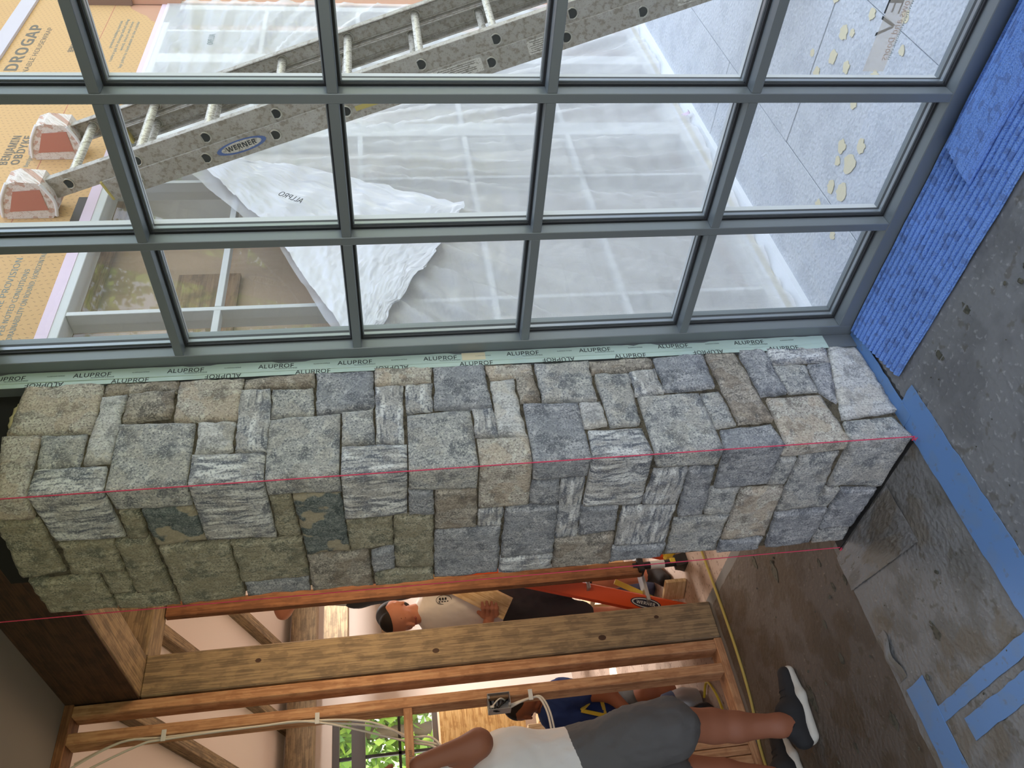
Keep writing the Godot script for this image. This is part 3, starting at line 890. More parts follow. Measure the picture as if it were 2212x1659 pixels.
# ---------------------------------------------------------------- outside
func courtyard():
	var g := struct_node("ground", "open ground beyond the terrace", "ground")
	bx("soil", Vector3(-40, -0.6, -45), Vector3(45, -0.16, 30), "earth", g)
	var t := struct_node("terrace", "terrace laid with pale grey boards outside the window", "floor")
	bx("bed", Vector3(-2.0, -0.16, -9.0), Vector3(5.0, -0.04, -1.905), "concrete", t)
	# boards staggered as the seams in view show
	var xs := [-2.0, -1.55, -0.94, -0.33, 0.28, 0.89, 1.5, 2.11, 2.72, 3.33, 5.0]
	for i in xs.size() - 1:
		var z := -1.907
		var cut := -2.66 if i % 2 == 1 else -3.35
		while z > -9.0:
			var z2: float = max(cut, -9.0)
			var lift := 0.0012 * sin(i * 2.3 + z * 5.0)
			bx("board", Vector3(xs[i] + 0.0015, -0.04, z2 + 0.0015), Vector3(xs[i + 1] - 0.0015, -0.02 + lift, z - 0.0015), "terrace", t, 0.0015)
			z = z2
			cut -= 1.52
	rng.seed = 31
	var spots := [Vector2(-0.96, -2.42), Vector2(-1.07, -2.54), Vector2(-1.05, -2.49), Vector2(-1.21, -2.69), Vector2(-1.25, -2.62), Vector2(-1.41, -2.29), Vector2(-1.36, -2.30), Vector2(-1.22, -2.33), Vector2(-1.5, -2.27), Vector2(-1.48, -2.2), Vector2(-1.62, -2.15), Vector2(-1.1, -2.28), Vector2(-0.9, -2.25), Vector2(-0.98, -2.2), Vector2(-1.3, -2.2), Vector2(-1.15, -2.45), Vector2(-0.86, -2.62), Vector2(-1.6, -2.3), Vector2(-1.38, -2.22), Vector2(-1.0, -2.66), Vector2(-1.16, -2.55)]
	for k in spots.size():
		var r := 0.012 + 0.016 * rng.randf() * (1.6 if k % 3 == 0 else 0.8)
		var poly := PackedVector2Array()
		for a in 16:
			var rr := r * (1.0 + 0.45 * nz.get_noise_2d(cos(TAU * a / 16.0) * 1.7 + k * 5.0, sin(TAU * a / 16.0) * 1.7))
			poly.append(Vector2(cos(TAU * a / 16.0), sin(TAU * a / 16.0)) * rr)
		var s := S()
		extrude(s, poly, 0.002, Transform3D(Basis(Vector3(1, 0, 0), Vector3(0, 0, -1), Vector3(0, 1, 0)), Vector3(spots[k].x, -0.0195, spots[k].y)))
		obj("plaster_spot", s, "spot", t)
	# wing wall above and past its windows
	var w := struct_node("wall_wing", "wing wall above the plastic-covered window, wrapped in tan housewrap", "wall")
	bx("sheathing", Vector3(-2.12, 2.76, -5.06), Vector3(-2.004, 4.4, -1.86), "sheathing", w)
	bx("sheathing", Vector3(-2.12, -0.2, -9.0), Vector3(-2.004, 4.4, -5.06), "sheathing", w)
	bx("roof_edge", Vector3(-2.4, 4.4, -9.0), Vector3(-1.6, 4.55, 3.2), "brown_panel", w)
	bx("inner_lining", Vector3(-2.20, 2.76, -6.2), Vector3(-2.12, 4.4, -1.86), "drywall_back", w)
	var hw := PackedVector2Array([Vector2(1.87, 2.758), Vector2(4.775, 2.758), Vector2(4.80, 2.79), Vector2(4.86, 2.825), Vector2(4.90, 2.87), Vector2(4.96, 2.925), Vector2(5.03, 2.945), Vector2(5.09, 2.955), Vector2(5.3, 3.0), Vector2(5.9, 3.05), Vector2(5.9, 4.38), Vector2(1.87, 4.38)])
	var s := S()
	# outline is (-z, y): reading it from the courtyard, right is -z
	extrude(s, hw, 0.003, Transform3D(Basis(Vector3(0, 0, -1), Vector3(0, 1, 0), Vector3(1, 0, 0)), Vector3(-2.004, 0, 0)))
	var h := obj("housewrap", s, "housewrap", w)
	var on := func(z: float, y: float) -> Transform3D: return facing(Vector3(-2.0008, y, z), Vector3(0, 0, -1), Vector3(0, 1, 0))
	for q in [["HYDROGAP", 0.062, -4.36, 3.365, true, 0.72, "ink_brown"], ["DRAINABLE HOUSEWRAP", 0.024, -4.36, 3.293, false, 0.66, "ink_brown"], ["BENJAMIN OBDYKE", 0.030, -4.55, 3.130, true, 0.30, "ink_brown"],
			["premium building materials", 0.014, -4.62, 2.945, false, 0.34, "ink_grey"], ["create a gap for drainage behind siding", 0.014, -4.55, 2.915, false, 0.52, "ink_grey"], ["wood, stucco and stone", 0.014, -4.60, 2.885, false, 0.36, "ink_grey"], ["lap joints to shed water to the outside", 0.014, -4.50, 2.855, false, 0.56, "ink_grey"],
			["HYDROGAP", 0.062, -2.10, 3.365, true, 0.72, "ink_brown"], ["BENJAMIN", 0.036, -3.43, 3.165, true, 0.24, "ink_brown"], ["OBDYKE", 0.036, -3.43, 3.118, true, 0.24, "ink_brown"], ["benjaminobdyke.com", 0.018, -3.44, 3.068, false, 0.30, "ink_grey"], ["for weather-resistive barrier", 0.014, -3.55, 2.975, false, 0.34, "ink_grey"],
			["MOISTURE PROVISION", 0.022, -2.42, 2.925, false, 0.46, "ink_grey"], ["PER NOTED CONDITIONS", 0.018, -2.40, 2.880, false, 0.36, "ink_grey"], ["100% DRAINABILITY ON ROUND, HORIZONTAL", 0.018, -2.40, 2.845, false, 0.56, "ink_grey"]]:
		text_obj("print", q[0], q[1], on.call(q[2], q[3]), q[6], h, q[4], false, q[5])
	bx("chalk_line", Vector3(-2.001, 3.016, -5.8), Vector3(-2.0004, 3.019, -1.9), "red_pad", h)
	bx("trim_band", Vector3(-2.0, 3.44, -9.0), Vector3(-1.985, 3.52, -1.88), "lavender", w)
	bx("fascia", Vector3(-2.0, 2.925, -6.4), Vector3(-1.95, 3.20, -5.00), "brown_panel", w)
	bx("fascia", Vector3(-2.0, 2.66, -6.4), Vector3(-1.97, 2.925, -5.02), "sheathing", w)
	bx("black_tape", Vector3(-2.003, 2.66, -5.06), Vector3(-1.9995, 2.76, -4.78), "tape_black", w)
	bx("black_tape", Vector3(-2.003, 2.735, -3.05), Vector3(-1.999, 2.80, -2.86), "tape_black", w)
	bx("pink_flashing", Vector3(-2.003, 2.722, -5.08), Vector3(-1.9975, 2.764, -1.88), "pink_tape", w)
	# white sill board at the foot of the wing window
	s = S()
	extrude(s, PackedVector2Array([Vector2(-2.03, -0.04), Vector2(-1.905, -0.04), Vector2(-1.905, 0.004), Vector2(-1.97, 0.022), Vector2(-2.03, 0.030)]), 3.9, Transform3D(Basis(Vector3(1, 0, 0), Vector3(0, 1, 0), Vector3(0, 0, -1)), Vector3(0, 0, -1.91)))
	var sl := obj("wing_sill", s, "sill_white")
	tag(sl, "long white sill board at the foot of the plastic-covered window", "sill")
	s = S()
	box(s, Vector3(-1.966, 0.0238, -3.4), Vector3(0.030, 0.001, 2.95))
	obj("cream_tape", s, "spot", sl)
	for a in [[Vector3(-1.95, 0.034, -3.62), Vector3(-1.868, 0.045, -3.52), 0.0], [Vector3(-1.945, 0.034, -2.80), Vector3(-1.815, 0.05, -2.60), 0.5]]:
		s = S()
		sheet(s, 10, 2, func(u, v): return [a[0].lerp(a[1], u) + Vector3(0, 0.012 * sin(u * 7.0 + a[2] * 3.0), v * 0.026 + 0.006 * sin(u * 6.0)), Vector2(u, v)], Vector3(0, -0.0006, 0))
		var f := obj("tape_tag", s, "pink_tape")
		tag(f, "short curled pink tape tag lying on the white sill, the one %s" % ("nearer the ladder" if a[2] == 0.0 else "nearer the stone pier"), "tape", "pink tape tags on the sill")

# the gridded window of the wing, mostly behind plastic
func wing_window():
	var w := struct_node("window_2", "pale grey gridded window of the wing, half covered by plastic", "window")
	var zs := [-1.93, -2.32, -2.81, -3.16, -3.58, -3.96, -4.34, -4.68, -4.99]
	var half := [0.03, 0.010, 0.016, 0.010, 0.058, 0.010, 0.050, 0.010, 0.03]
	var ys := [0.06, 0.640, 1.152, 1.648, 2.172, 2.690]
	bx("frame", Vector3(-2.09, 2.69, -5.05), Vector3(-2.0, 2.735, -1.91), "frame_pale", w, 0.002)
	bx("frame", Vector3(-2.09, 0.0, -5.05), Vector3(-2.0, 0.06, -1.91), "frame_pale", w, 0.002)
	for i in zs.size():
		bx("mullion", Vector3(-2.09, 0.06, zs[i] - half[i]), Vector3(-2.0 - (0.0 if half[i] > 0.012 else 0.002), 2.69, zs[i] + half[i]), "frame_pale", w, 0.0015)
	for j in range(1, 5):
		for i in zs.size() - 1:
			bx("muntin", Vector3(-2.04, ys[j] - 0.012, zs[i + 1] + half[i + 1]), Vector3(-2.001, ys[j] + 0.012, zs[i] - half[i]), "frame_pale", w, 0.0015)
	for i in zs.size() - 1:
		for j in 5:
			glass("pane", Vector3(-2.050, ys[j] + 0.012, zs[i + 1] + half[i + 1]), Vector3(-2.046, ys[j + 1] - 0.012, zs[i] - half[i]), "glass_wing", w)
	# inside the panes: reveal and the boards that stand behind them
	bx("reveal", Vector3(-2.20, 2.69, -5.05), Vector3(-2.09, 2.76, -1.91), "board_brown", w)
	var bd := thing("window_board", "beige boards standing behind the panes of the wing window", "board")
	bx("board", Vector3(-2.27, 0.0, -5.1), Vector3(-2.25, 2.76, -3.17), "pale_board", bd)
	bx("board", Vector3(-2.27, 0.0, -3.16), Vector3(-2.25, 1.68, -1.88), "pale_board", bd)
	bx("board", Vector3(-2.27, 1.69, -3.16), Vector3(-2.25, 2.76, -1.88), "beige", bd)
	bx("brown_board", Vector3(-2.245, 2.17, -2.80), Vector3(-2.225, 2.42, -1.93), "board_brown", bd)

func ytop(z: float) -> float:
	var p := [[-5.06, 2.735], [-3.62, 2.735], [-3.40, 2.60], [-3.22, 2.40], [-2.63, 1.97], [-2.12, 1.74], [-1.92, 1.65]]
	for i in p.size() - 1:
		if z <= p[i + 1][0]:
			return lerp(float(p[i][1]), float(p[i + 1][1]), clamp((z - p[i][0]) / (p[i + 1][0] - p[i][0]), 0.0, 1.0))
	return p[-1][1]

# folds pulled from the corner where the sheet hangs, slack and small creases
func plastic_x(z: float, y: float) -> float:
	var dz := z + 3.30
	var dy := 2.45 - y
	var r := sqrt(dz * dz + dy * dy)
	var a := atan2(dz, dy)
	var fold := nz.get_noise_2d(a * 15.0, r * 0.5) * 0.048 * smoothstep(0.05, 0.8, r)
	var lines := nz.get_noise_2d(z * 0.8 + 9.0, y * 9.0 + z * 1.2) * 0.013
	var small := nz.get_noise_3d(z * 16.0, y * 16.0, 2.0) * 0.005
	var creep := smoothstep(0.30, 0.02, y) * 0.035
	return max(-1.966 + fold + lines + small + creep, -1.993)

func plastic_sheet():
	var s := S()
	var nu := 150
	var nv := 110
	sheet(s, nu, nv, func(u, v):
		var z: float = lerp(-1.92, -5.06, u)
		var top := ytop(z)
		var y: float = lerp(top, 0.024, v)
		var x := plastic_x(z, y)
		var pin := smoothstep(0.14, 0.0, top - y) * (1.0 if z < -3.5 else 0.0) + smoothstep(0.08, 0.0, z + 5.06)
		x = lerp(x, -1.992, clamp(pin, 0.0, 1.0))
		return [Vector3(x, y, z), Vector2(z, y)])
	var p := obj("plastic_sheet", s, "plastic")
	tag(p, "large translucent plastic sheet taped over the wing window", "plastic sheet")
	# a doubled, crumpled tail of the sheet hanging in front
	var L := [Vector2(-3.25, 2.37), Vector2(-2.94, 2.16), Vector2(-2.63, 1.96), Vector2(-2.37, 1.85), Vector2(-2.12, 1.73), Vector2(-1.96, 1.66)]
	var Rr := [Vector2(-3.27, 2.33), Vector2(-3.12, 1.86), Vector2(-2.84, 1.22), Vector2(-2.58, 1.33), Vector2(-2.33, 1.47), Vector2(-2.02, 1.64)]
	var pick := func(a: Array, t: float) -> Vector2:
		var f := t * (a.size() - 1)
		var i: int = min(int(f), a.size() - 2)
		return a[i].lerp(a[i + 1], f - i)
	s = S()
	sheet(s, 90, 60, func(u, v):
		var q: Vector2 = pick.call(L, 1.0 - u).lerp(pick.call(Rr, 1.0 - u), v)
		q += Vector2(nz.get_noise_2d(q.x * 9.0, q.y * 9.0 + 3.0), nz.get_noise_2d(q.x * 9.0 + 7.0, q.y * 9.0)) * 0.022 * v
		var cr := nz.get_noise_3d(q.x * 6.0, q.y * 6.0, 30.0) * 0.020 + absf(nz.get_noise_3d(q.x * 22.0, q.y * 22.0, 35.0)) * 0.020
		return [Vector3(-1.925 + cr, q.y, q.x), Vector2(q.x, q.y)])
	var t := obj("crumpled_tail", s, "plastic_double", p)
	t.set_meta("label", "crumpled white doubled tail of the sheet")
	# the maker's name shows from behind, mirrored
	var back := Basis(Vector3(0, 0, 1), Vector3(0, 1, 0), Vector3(-1, 0, 0))
	for a in [[-2.823, 1.919, -2.15, -1.868], [-2.63, 1.564, -2.15, -1.868]]:
		text_obj("print", "ALLPRO", 0.030, Transform3D(back.rotated(Vector3(1, 0, 0), a[2]), Vector3(a[3], a[1], a[0])), "ink", p, false, false, 0.11)
	for a in [[-4.45, 2.42], [-3.95, 2.44]]:
		text_obj("print", "ALLPRO", 0.030, Transform3D(back.rotated(Vector3(1, 0, 0), 0.0), Vector3(-1.950, a[1], a[0])), "ink_grey", p, false, false, 0.13)

# ---------------------------------------------------------------- the ladder
func extension_ladder():
	var l := thing("extension_ladder", "worn aluminium extension ladder leaning on the housewrapped wall", "ladder")
	var dn := Vector3(0.098, -0.2785, 0).normalized()
	var out := Vector3(0.2785, 0.098, 0).normalized()
	var step := 0.2952
	var fly0 := Vector3(-1.871, 2.78, 0)      # first rung of the upper section
	var base0 := Vector3(-1.859, 2.515, 0)    # first rung of the lower section
	var n_fly := 9
	var n_base := 10
	var rail := func(called, c: Vector3, z_web: float, inward: float, from: float, to: float, width: float):
		var s := S()
		var p := c + dn * from
		var q := c + dn * to
		board(s, Vector3(p.x, p.y, z_web), Vector3(q.x, q.y, z_web), width, 0.004, Vector3(0, 0, 1), 0.001)
		for e in [-1.0, 1.0]:
			var o: Vector3 = out * (width * 0.5 - 0.003) * e
			board(s, Vector3(p.x, p.y, z_web + inward * 0.014) + o, Vector3(q.x, q.y, z_web + inward * 0.014) + o, 0.028, 0.006, out, 0.002)
		for e in [-0.30, 0.30]:
			var o: Vector3 = out * width * e
			board(s, Vector3(p.x, p.y, z_web + inward * 0.004) + o, Vector3(q.x, q.y, z_web + inward * 0.004) + o, 0.005, 0.005, out, 0.001)
		return obj(called, s, "alu", l)
	rail.call("rail", fly0, -2.952, -1.0, -0.16, n_fly * step, 0.086)
	rail.call("rail", fly0, -3.398, 1.0, -0.16, n_fly * step, 0.086)
	rail.call("rail", base0, -2.946, -1.0, -0.13, 2.655, 0.088)
	rail.call("rail", base0, -3.404, 1.0, -0.13, 2.655, 0.088)
	var dshape := func(r: float) -> PackedVector2Array:
		var p := PackedVector2Array()
		for a in 13: p.append(Vector2(cos(PI * a / 12.0 - PI / 2), sin(PI * a / 12.0 - PI / 2)) * r)
		p.append(Vector2(-r * 0.62, r * 0.75)); p.append(Vector2(-r * 0.62, -r * 0.75))
		return p
	for sec in [[fly0, n_fly, -2.952, -3.398], [base0, n_base, -2.946, -3.404]]:
		for k in sec[1]:
			var c: Vector3 = sec[0] + dn * step * k
			if c.y < 0.05: continue
			# the treads stay level: D with its flat side up
			var s := S()
			extrude(s, dshape.call(0.0175), sec[2] - sec[3] - 0.004, Transform3D(Basis(dn, -out, Vector3(0, 0, 1)).orthonormalized(), Vector3(c.x, c.y, sec[3] + 0.002)))
			var r := obj("rung", s, "alu_bright", l)
			# swaged collar outside the near rail with a flat dark disc painted as the shade inside it
			s = S()
			var ringp: PackedVector2Array = dshape.call(0.0215)
			var pts := []
			for q in ringp: pts.append(Vector3(c.x, c.y, sec[2] + 0.003) + dn * q.x - out * q.y)
			pts.append(pts[0])
			tube(s, pts, 0.0032, 5)
			obj("collar", s, "ring", r)
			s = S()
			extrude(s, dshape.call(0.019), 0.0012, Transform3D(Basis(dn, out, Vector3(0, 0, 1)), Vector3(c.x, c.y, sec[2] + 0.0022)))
			obj("hollow_shade", s, "void", r)
			s = S()
			pts = []
			for q in dshape.call(0.023): pts.append(Vector3(c.x, c.y, sec[3] + 0.004) + dn * q.x - out * q.y)
			pts.append(pts[0])
			tube(s, pts, 0.003, 5)
			obj("collar", s, "ring", r)
	for z in [-2.946, -3.404]:
		var s := S()
		var c := base0 - dn * 0.135
		box(s, Vector3(c.x, c.y, z - 0.012 * sign(z + 3.2)), Vector3(0.088, 0.012, 0.034), 0.003, Basis(out, -dn, Vector3(0, 0, 1)))
		obj("end_cap", s, "yellow_cord", l)
	# mortar-smeared mitts over the top ends, resting on the wall
	for z in [-2.955, -3.395]:
		var s := S()
		var prof := PackedVector2Array([Vector2(-1.9995, 2.865), Vector2(-1.9995, 3.035), Vector2(-1.975, 3.062), Vector2(-1.93, 3.045), Vector2(-1.845, 2.995), Vector2(-1.832, 2.955), Vector2(-1.842, 2.865), Vector2(-1.90, 2.842), Vector2(-1.965, 2.838)])
		extrude(s, prof, 0.098, Transform3D(Basis.IDENTITY, Vector3(0, 0, z - 0.049)))
		var m := obj("mitt", s, "mitt", l)
		s = S()
		var pan := PackedVector2Array([Vector2(-1.960, 2.872), Vector2(-1.965, 3.015), Vector2(-1.875, 2.975), Vector2(-1.868, 2.875)])
		extrude(s, pan, 0.004, Transform3D(Basis.IDENTITY, Vector3(0, 0, z + 0.0475)))
		obj("red_panel", s, "red_pad", m)
		s = S()
		tube(s, smooth_path([Vector3(-1.99, 3.05, z + 0.047), Vector3(-1.91, 3.028, z + 0.05), Vector3(-1.838, 2.985, z + 0.048)]), 0.007, 6)
		tube(s, smooth_path([Vector3(-1.99, 2.85, z + 0.047), Vector3(-1.92, 2.838, z + 0.05), Vector3(-1.845, 2.868, z + 0.048)]), 0.007, 6)
		obj("seam", s, "white_cloth", m)
	# stickers on the side of the lower section: reading runs down the rail
	var zf := -2.9435
	var e := func(c: Vector3, a: float, b: float, m, called, dz):
		var poly := PackedVector2Array()
		for k in 28: poly.append(Vector2(cos(TAU * k / 28.0) * a, sin(TAU * k / 28.0) * b))
		var s := S()
		extrude(s, poly, 0.0006, Transform3D(Basis(dn, out, Vector3(0, 0, 1)), Vector3(c.x, c.y, zf + dz)))
		return obj(called, s, m, l)
	var lc := Vector3(-1.708, 2.092, 0)
	e.call(lc, 0.104, 0.027, "logo_blue", "logo", 0.0)
	e.call(lc + out * 0.001, 0.084, 0.0205, "alu_bright", "logo_field", 0.0007)
	text_obj("logo_lettering", "WERNER", 0.021, facing(Vector3(lc.x, lc.y, zf + 0.0016) + out * 0.002, dn, out), "ink", l, true, false, 0.125)
	for q in [[-1.445, 1.44, 0.075, 0.04, "teal"], [-1.405, 1.25, 0.20, 0.055, "label_white"], [-1.30, 0.945, 0.085, 0.055, "label_white"], [-1.10, 0.37, 0.15, 0.055, "label_white"], [-1.535, 1.585, 0.12, 0.02, "yellow_cord"]]:
		var s := S()
		box(s, Vector3(q[0], q[1], zf + 0.0004), Vector3(q[2], q[3], 0.0007), 0.0, Basis(dn, out, Vector3(0, 0, 1)))
		var lb := obj("worn_label", s, "alu_bright" if q[4] == "label_white" else q[4], l)
		if q[4] != "label_white": continue
		s = S()
		for k in 6:
			box(s, Vector3(q[0], q[1], zf + 0.001) + out * (0.02 - 0.008 * k) + dn * (0.01 * sin(k * 2.1)), Vector3(q[2] * (0.75 - 0.08 * (k % 3)), 0.0022, 0.0005), 0.0, Basis(dn, out, Vector3(0, 0, 1)))
		obj("worn_print", s, "ink_brown", lb)
	# rung lock bracket and pulley between the sections low down
	var s := S()
	var b0 := fly0 + dn * step * 6.6
	tube(s, smooth_path([Vector3(b0.x, b0.y, -3.37), Vector3(b0.x + 0.03, b0.y - 0.03, -3.30), Vector3(b0.x + 0.02, b0.y - 0.07, -3.24), Vector3(b0.x + 0.05, b0.y - 0.14, -3.20)]), 0.008, 7)
	tube(s, smooth_path([Vector3(b0.x + 0.03, b0.y - 0.03, -3.30), Vector3(b0.x + 0.0, b0.y - 0.10, -3.34), Vector3(b0.x + 0.05, b0.y - 0.14, -3.20)]), 0.007, 7)
	obj("rung_lock", s, "ring", l)
	for q in [-2.946, -3.404]:
		var c := base0 + dn * 2.64
		bx("foot", Vector3(c.x - 0.05, -0.0195, q - 0.03), Vector3(c.x + 0.05, c.y + 0.06, q + 0.03), "black", l, 0.004)
# ---------------------------------------------------------------- on the floor
func ragged(lo: Vector2, hi: Vector2, amp: float, sd: float, along := 0.03) -> PackedVector2Array:
	var p := PackedVector2Array()
	var c := [lo, Vector2(hi.x, lo.y), hi, Vector2(lo.x, hi.y)]
	for i in 4:
		var a: Vector2 = c[i]; var b: Vector2 = c[(i + 1) % 4]
		var n: int = max(2, int(a.distance_to(b) / along))
		var nn := Vector2(b.y - a.y, a.x - b.x).normalized()
		for k in n:
			var q := a.lerp(b, float(k) / n)
			p.append(q + nn * amp * nz.get_noise_2d(q.x * 14.0 + sd, q.y * 14.0 + sd))
	return p

func floor_things():
	# (x, z) outlines laid flat: the outline's y is -z
	var flat := func(y: float) -> Transform3D: return Transform3D(Basis(Vector3(1, 0, 0), Vector3(0, 0, -1), Vector3(0, 1, 0)), Vector3(0, y, 0))
	var s := S()
	extrude(s, ragged(Vector2(-2.435, -4.0), Vector2(-1.70, 1.372), 0.012, 3.0), 0.004, flat.call(0.0005))
	tag(obj("protection_sheet", s, "floor_grey"), "smooth grey floor protection sheet running past the foot of the pier", "floor sheet", "floor protection sheets")
	s = S()
	extrude(s, ragged(Vector2(-3.66, -4.0), Vector2(-2.405, 1.80), 0.006, 8.0), 0.003, flat.call(0.0003))
	tag(obj("protection_sheet", s, "floor_brown"), "brown stained floor protection sheet in front of the timber posts", "floor sheet", "floor protection sheets")
	s = S()
	sheet(s, 220, 40, func(u, v):
		var z: float = lerp(-1.765, 1.4, u)
		var x: float = lerp(1.6, -1.73, v)
		return [Vector3(x, 0.007 + 0.0030 * sin(z * TAU / 0.028 + 0.5 * sin(x * 9.0)) + 0.003 * nz.get_noise_2d(x * 3.0, z * 3.0), z), Vector2(x, z)], Vector3(0, -0.005, 0))
	tag(obj("protection_sheet", s, "floor_ribbed"), "grey ribbed floor protection cloth in front of the blue mat", "floor sheet", "floor protection sheets")
	# blue tape
	var tape := func(poly: PackedVector2Array, y: float, label):
		var t := S()
		extrude(t, poly, 0.0012, flat.call(y))
		tag(obj("blue_tape", t, "blue_tape"), label, "tape", "blue tape on the floor")
	tape.call(ragged(Vector2(-1.785, -0.60), Vector2(-1.665, 1.46), 0.006, 2.0), 0.0095, "wide blue tape over the sheet joint beside the pier")
	tape.call(ragged(Vector2(-1.795, 1.40), Vector2(-1.735, 1.795), 0.006, 4.0), 0.011, "narrow blue tape between the pier and the end of the blue mat")
	tape.call(ragged(Vector2(-2.20, 0.605), Vector2(-1.66, 0.665), 0.006, 6.0), 0.0052, "crosswise blue tape strip lying on the smooth grey sheet")
	tape.call(ragged(Vector2(-2.36, 0.690), Vector2(-1.70, 0.735), 0.005, 16.0), 0.0052, "thin creased blue tape strip beside the crosswise tape")
	tape.call(ragged(Vector2(-2.40, 0.20), Vector2(-2.29, 0.83), 0.006, 9.0), 0.0066, "blue tape strip over the joint of the brown sheet")
	# torn edge of the grey sheet, lifted, with mortar crumbs
	s = S()
	sheet(s, 24, 4, func(u, v): return [Vector3(-2.425 + 0.05 * v + 0.01 * sin(u * 9.0), 0.006 + 0.016 * sin(v * 2.6) * sin(u * 3.1), lerp(-1.02, -0.86, u)), Vector2(u, v) * 0.2], Vector3(0, -0.001, 0))
	tag(obj("torn_flap", s, "floor_grey"), "small curled flap torn from the grey floor sheet", "flap")
	rng.seed = 99
	var cr := thing("mortar_crumbs", "dark mortar crumbs strewn over the floor sheets", "crumbs")
	cr.set_meta("kind", "stuff")
	s = S()
	for k in 150:
		var q := Vector3(rng.randf_range(-3.3, -0.9), 0.006, rng.randf_range(-1.75, -0.1))
		if q.x > -2.42 and q.x < -1.75 and q.z < -1.32: continue
		if q.x > -1.80 and q.z < -1.45: continue
		var r := 0.003 + 0.010 * pow(rng.randf(), 4.0)
		var c := q + Vector3(0, r * 0.25 + (0.003 if q.x > -1.72 else 0.0), 0)
		box(s, c, Vector3(r * 1.5, r * 0.6, r), r * 0.25, Basis(Vector3.UP, rng.randf() * TAU))
	obj("crumb", s, "mortar_stain", cr)
	for k in 26:
		var q := Vector2(rng.randf_range(-3.2, -0.9), rng.randf_range(0.2, 1.75))
		if q.x > -2.42 and q.x < -1.75 and q.y > 1.3: continue
		if q.x > -1.80 and q.y > 1.45: continue
		var r := 0.012 + 0.022 * pow(rng.randf(), 2.0)
		var poly := PackedVector2Array()
		for a in 14:
			poly.append(q + Vector2(cos(TAU * a / 14.0) * 0.7, sin(TAU * a / 14.0) * 1.3) * r * (1.0 + 0.6 * nz.get_noise_2d(a * 0.9, k * 3.0)))
		s = S()
		extrude(s, poly, 0.0015, flat.call(0.0045 if q.x < -1.72 else 0.0085))
		obj("smear", s, "mortar_stain", cr)
	# dark strips painted as the shaded gap under the pier, and loose film
	var fl := thing("pier_gap_shade", "flat dark strips painted as the shaded gap under the pier, with loose film", "membrane")
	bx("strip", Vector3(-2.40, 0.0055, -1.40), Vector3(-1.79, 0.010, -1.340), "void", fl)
	s = S()
	sheet(s, 30, 6, func(u, v): return [Vector3(lerp(-2.44, -2.0, u), 0.007 + 0.010 * absf(nz.get_noise_2d(u * 9.0, v * 5.0)), lerp(-1.33, -1.20 + 0.08 * u, v)), Vector2(u, v) * 0.3], Vector3(0, -0.0008, 0))
	obj("loose_film", s, "floor_grey", fl)
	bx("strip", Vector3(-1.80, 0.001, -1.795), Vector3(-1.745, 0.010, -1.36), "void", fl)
	blue_mat()

# ribbed blue carpet strip under the window, its far end folded back double
func blue_mat():
	var s := S()
	var rib := 0.0205
	sheet(s, 170, 60, func(u, v):
		var z: float = lerp(-1.793, -1.515 - 0.02 * v * 0.0, u)
		var x: float = lerp(0.9, -1.745, v)
		x += 0.018 * (u - 0.5) * v + 0.05 * u * v * v
		var y := 0.012 + 0.0115 * sqrt(absf(sin(z * PI / rib))) + 0.0016 * nz.get_noise_2d(x * 30.0, z * 60.0) + 0.004 * nz.get_noise_2d(x * 4.0, z * 4.0)
		return [Vector3(x, y, z), Vector2(x, z)], Vector3(0, -0.006, 0))
	var m := obj("blue_mat", s, "blue_mat")
	tag(m, "blue ribbed carpet strip laid along the foot of the window", "mat")
	s = S()
	# the folded layer: a soft roll along the window, wider towards its far end
	sheet(s, 90, 50, func(u, v):
		var x: float = lerp(0.85, -1.065, v)
		var w := 0.125 + 0.02 * sin(v * 5.0)
		var a: float = lerp(PI * 0.98, 0.06, u)
		var z := -1.700 + cos(a) * w * 0.62 + 0.006 * sin(v * 11.0)
		var y := 0.016 + sin(a) * 0.048 + 0.0035 * absf(sin(u * PI * 14.0)) + 0.002 * nz.get_noise_2d(x * 30.0, u * 30.0)
		return [Vector3(x + 0.03 * sin(u * 4.0) * v, y, z), Vector2(x, u * 0.3)], Vector3(0, -0.004, 0))
	obj("folded_layer", s, "blue_mat", m)
# ---------------------------------------------------------------- timber framing
func wood_part(called, lo, hi, m, parent, bevel := 0.003): return bx(called, lo, hi, m, parent, bevel)

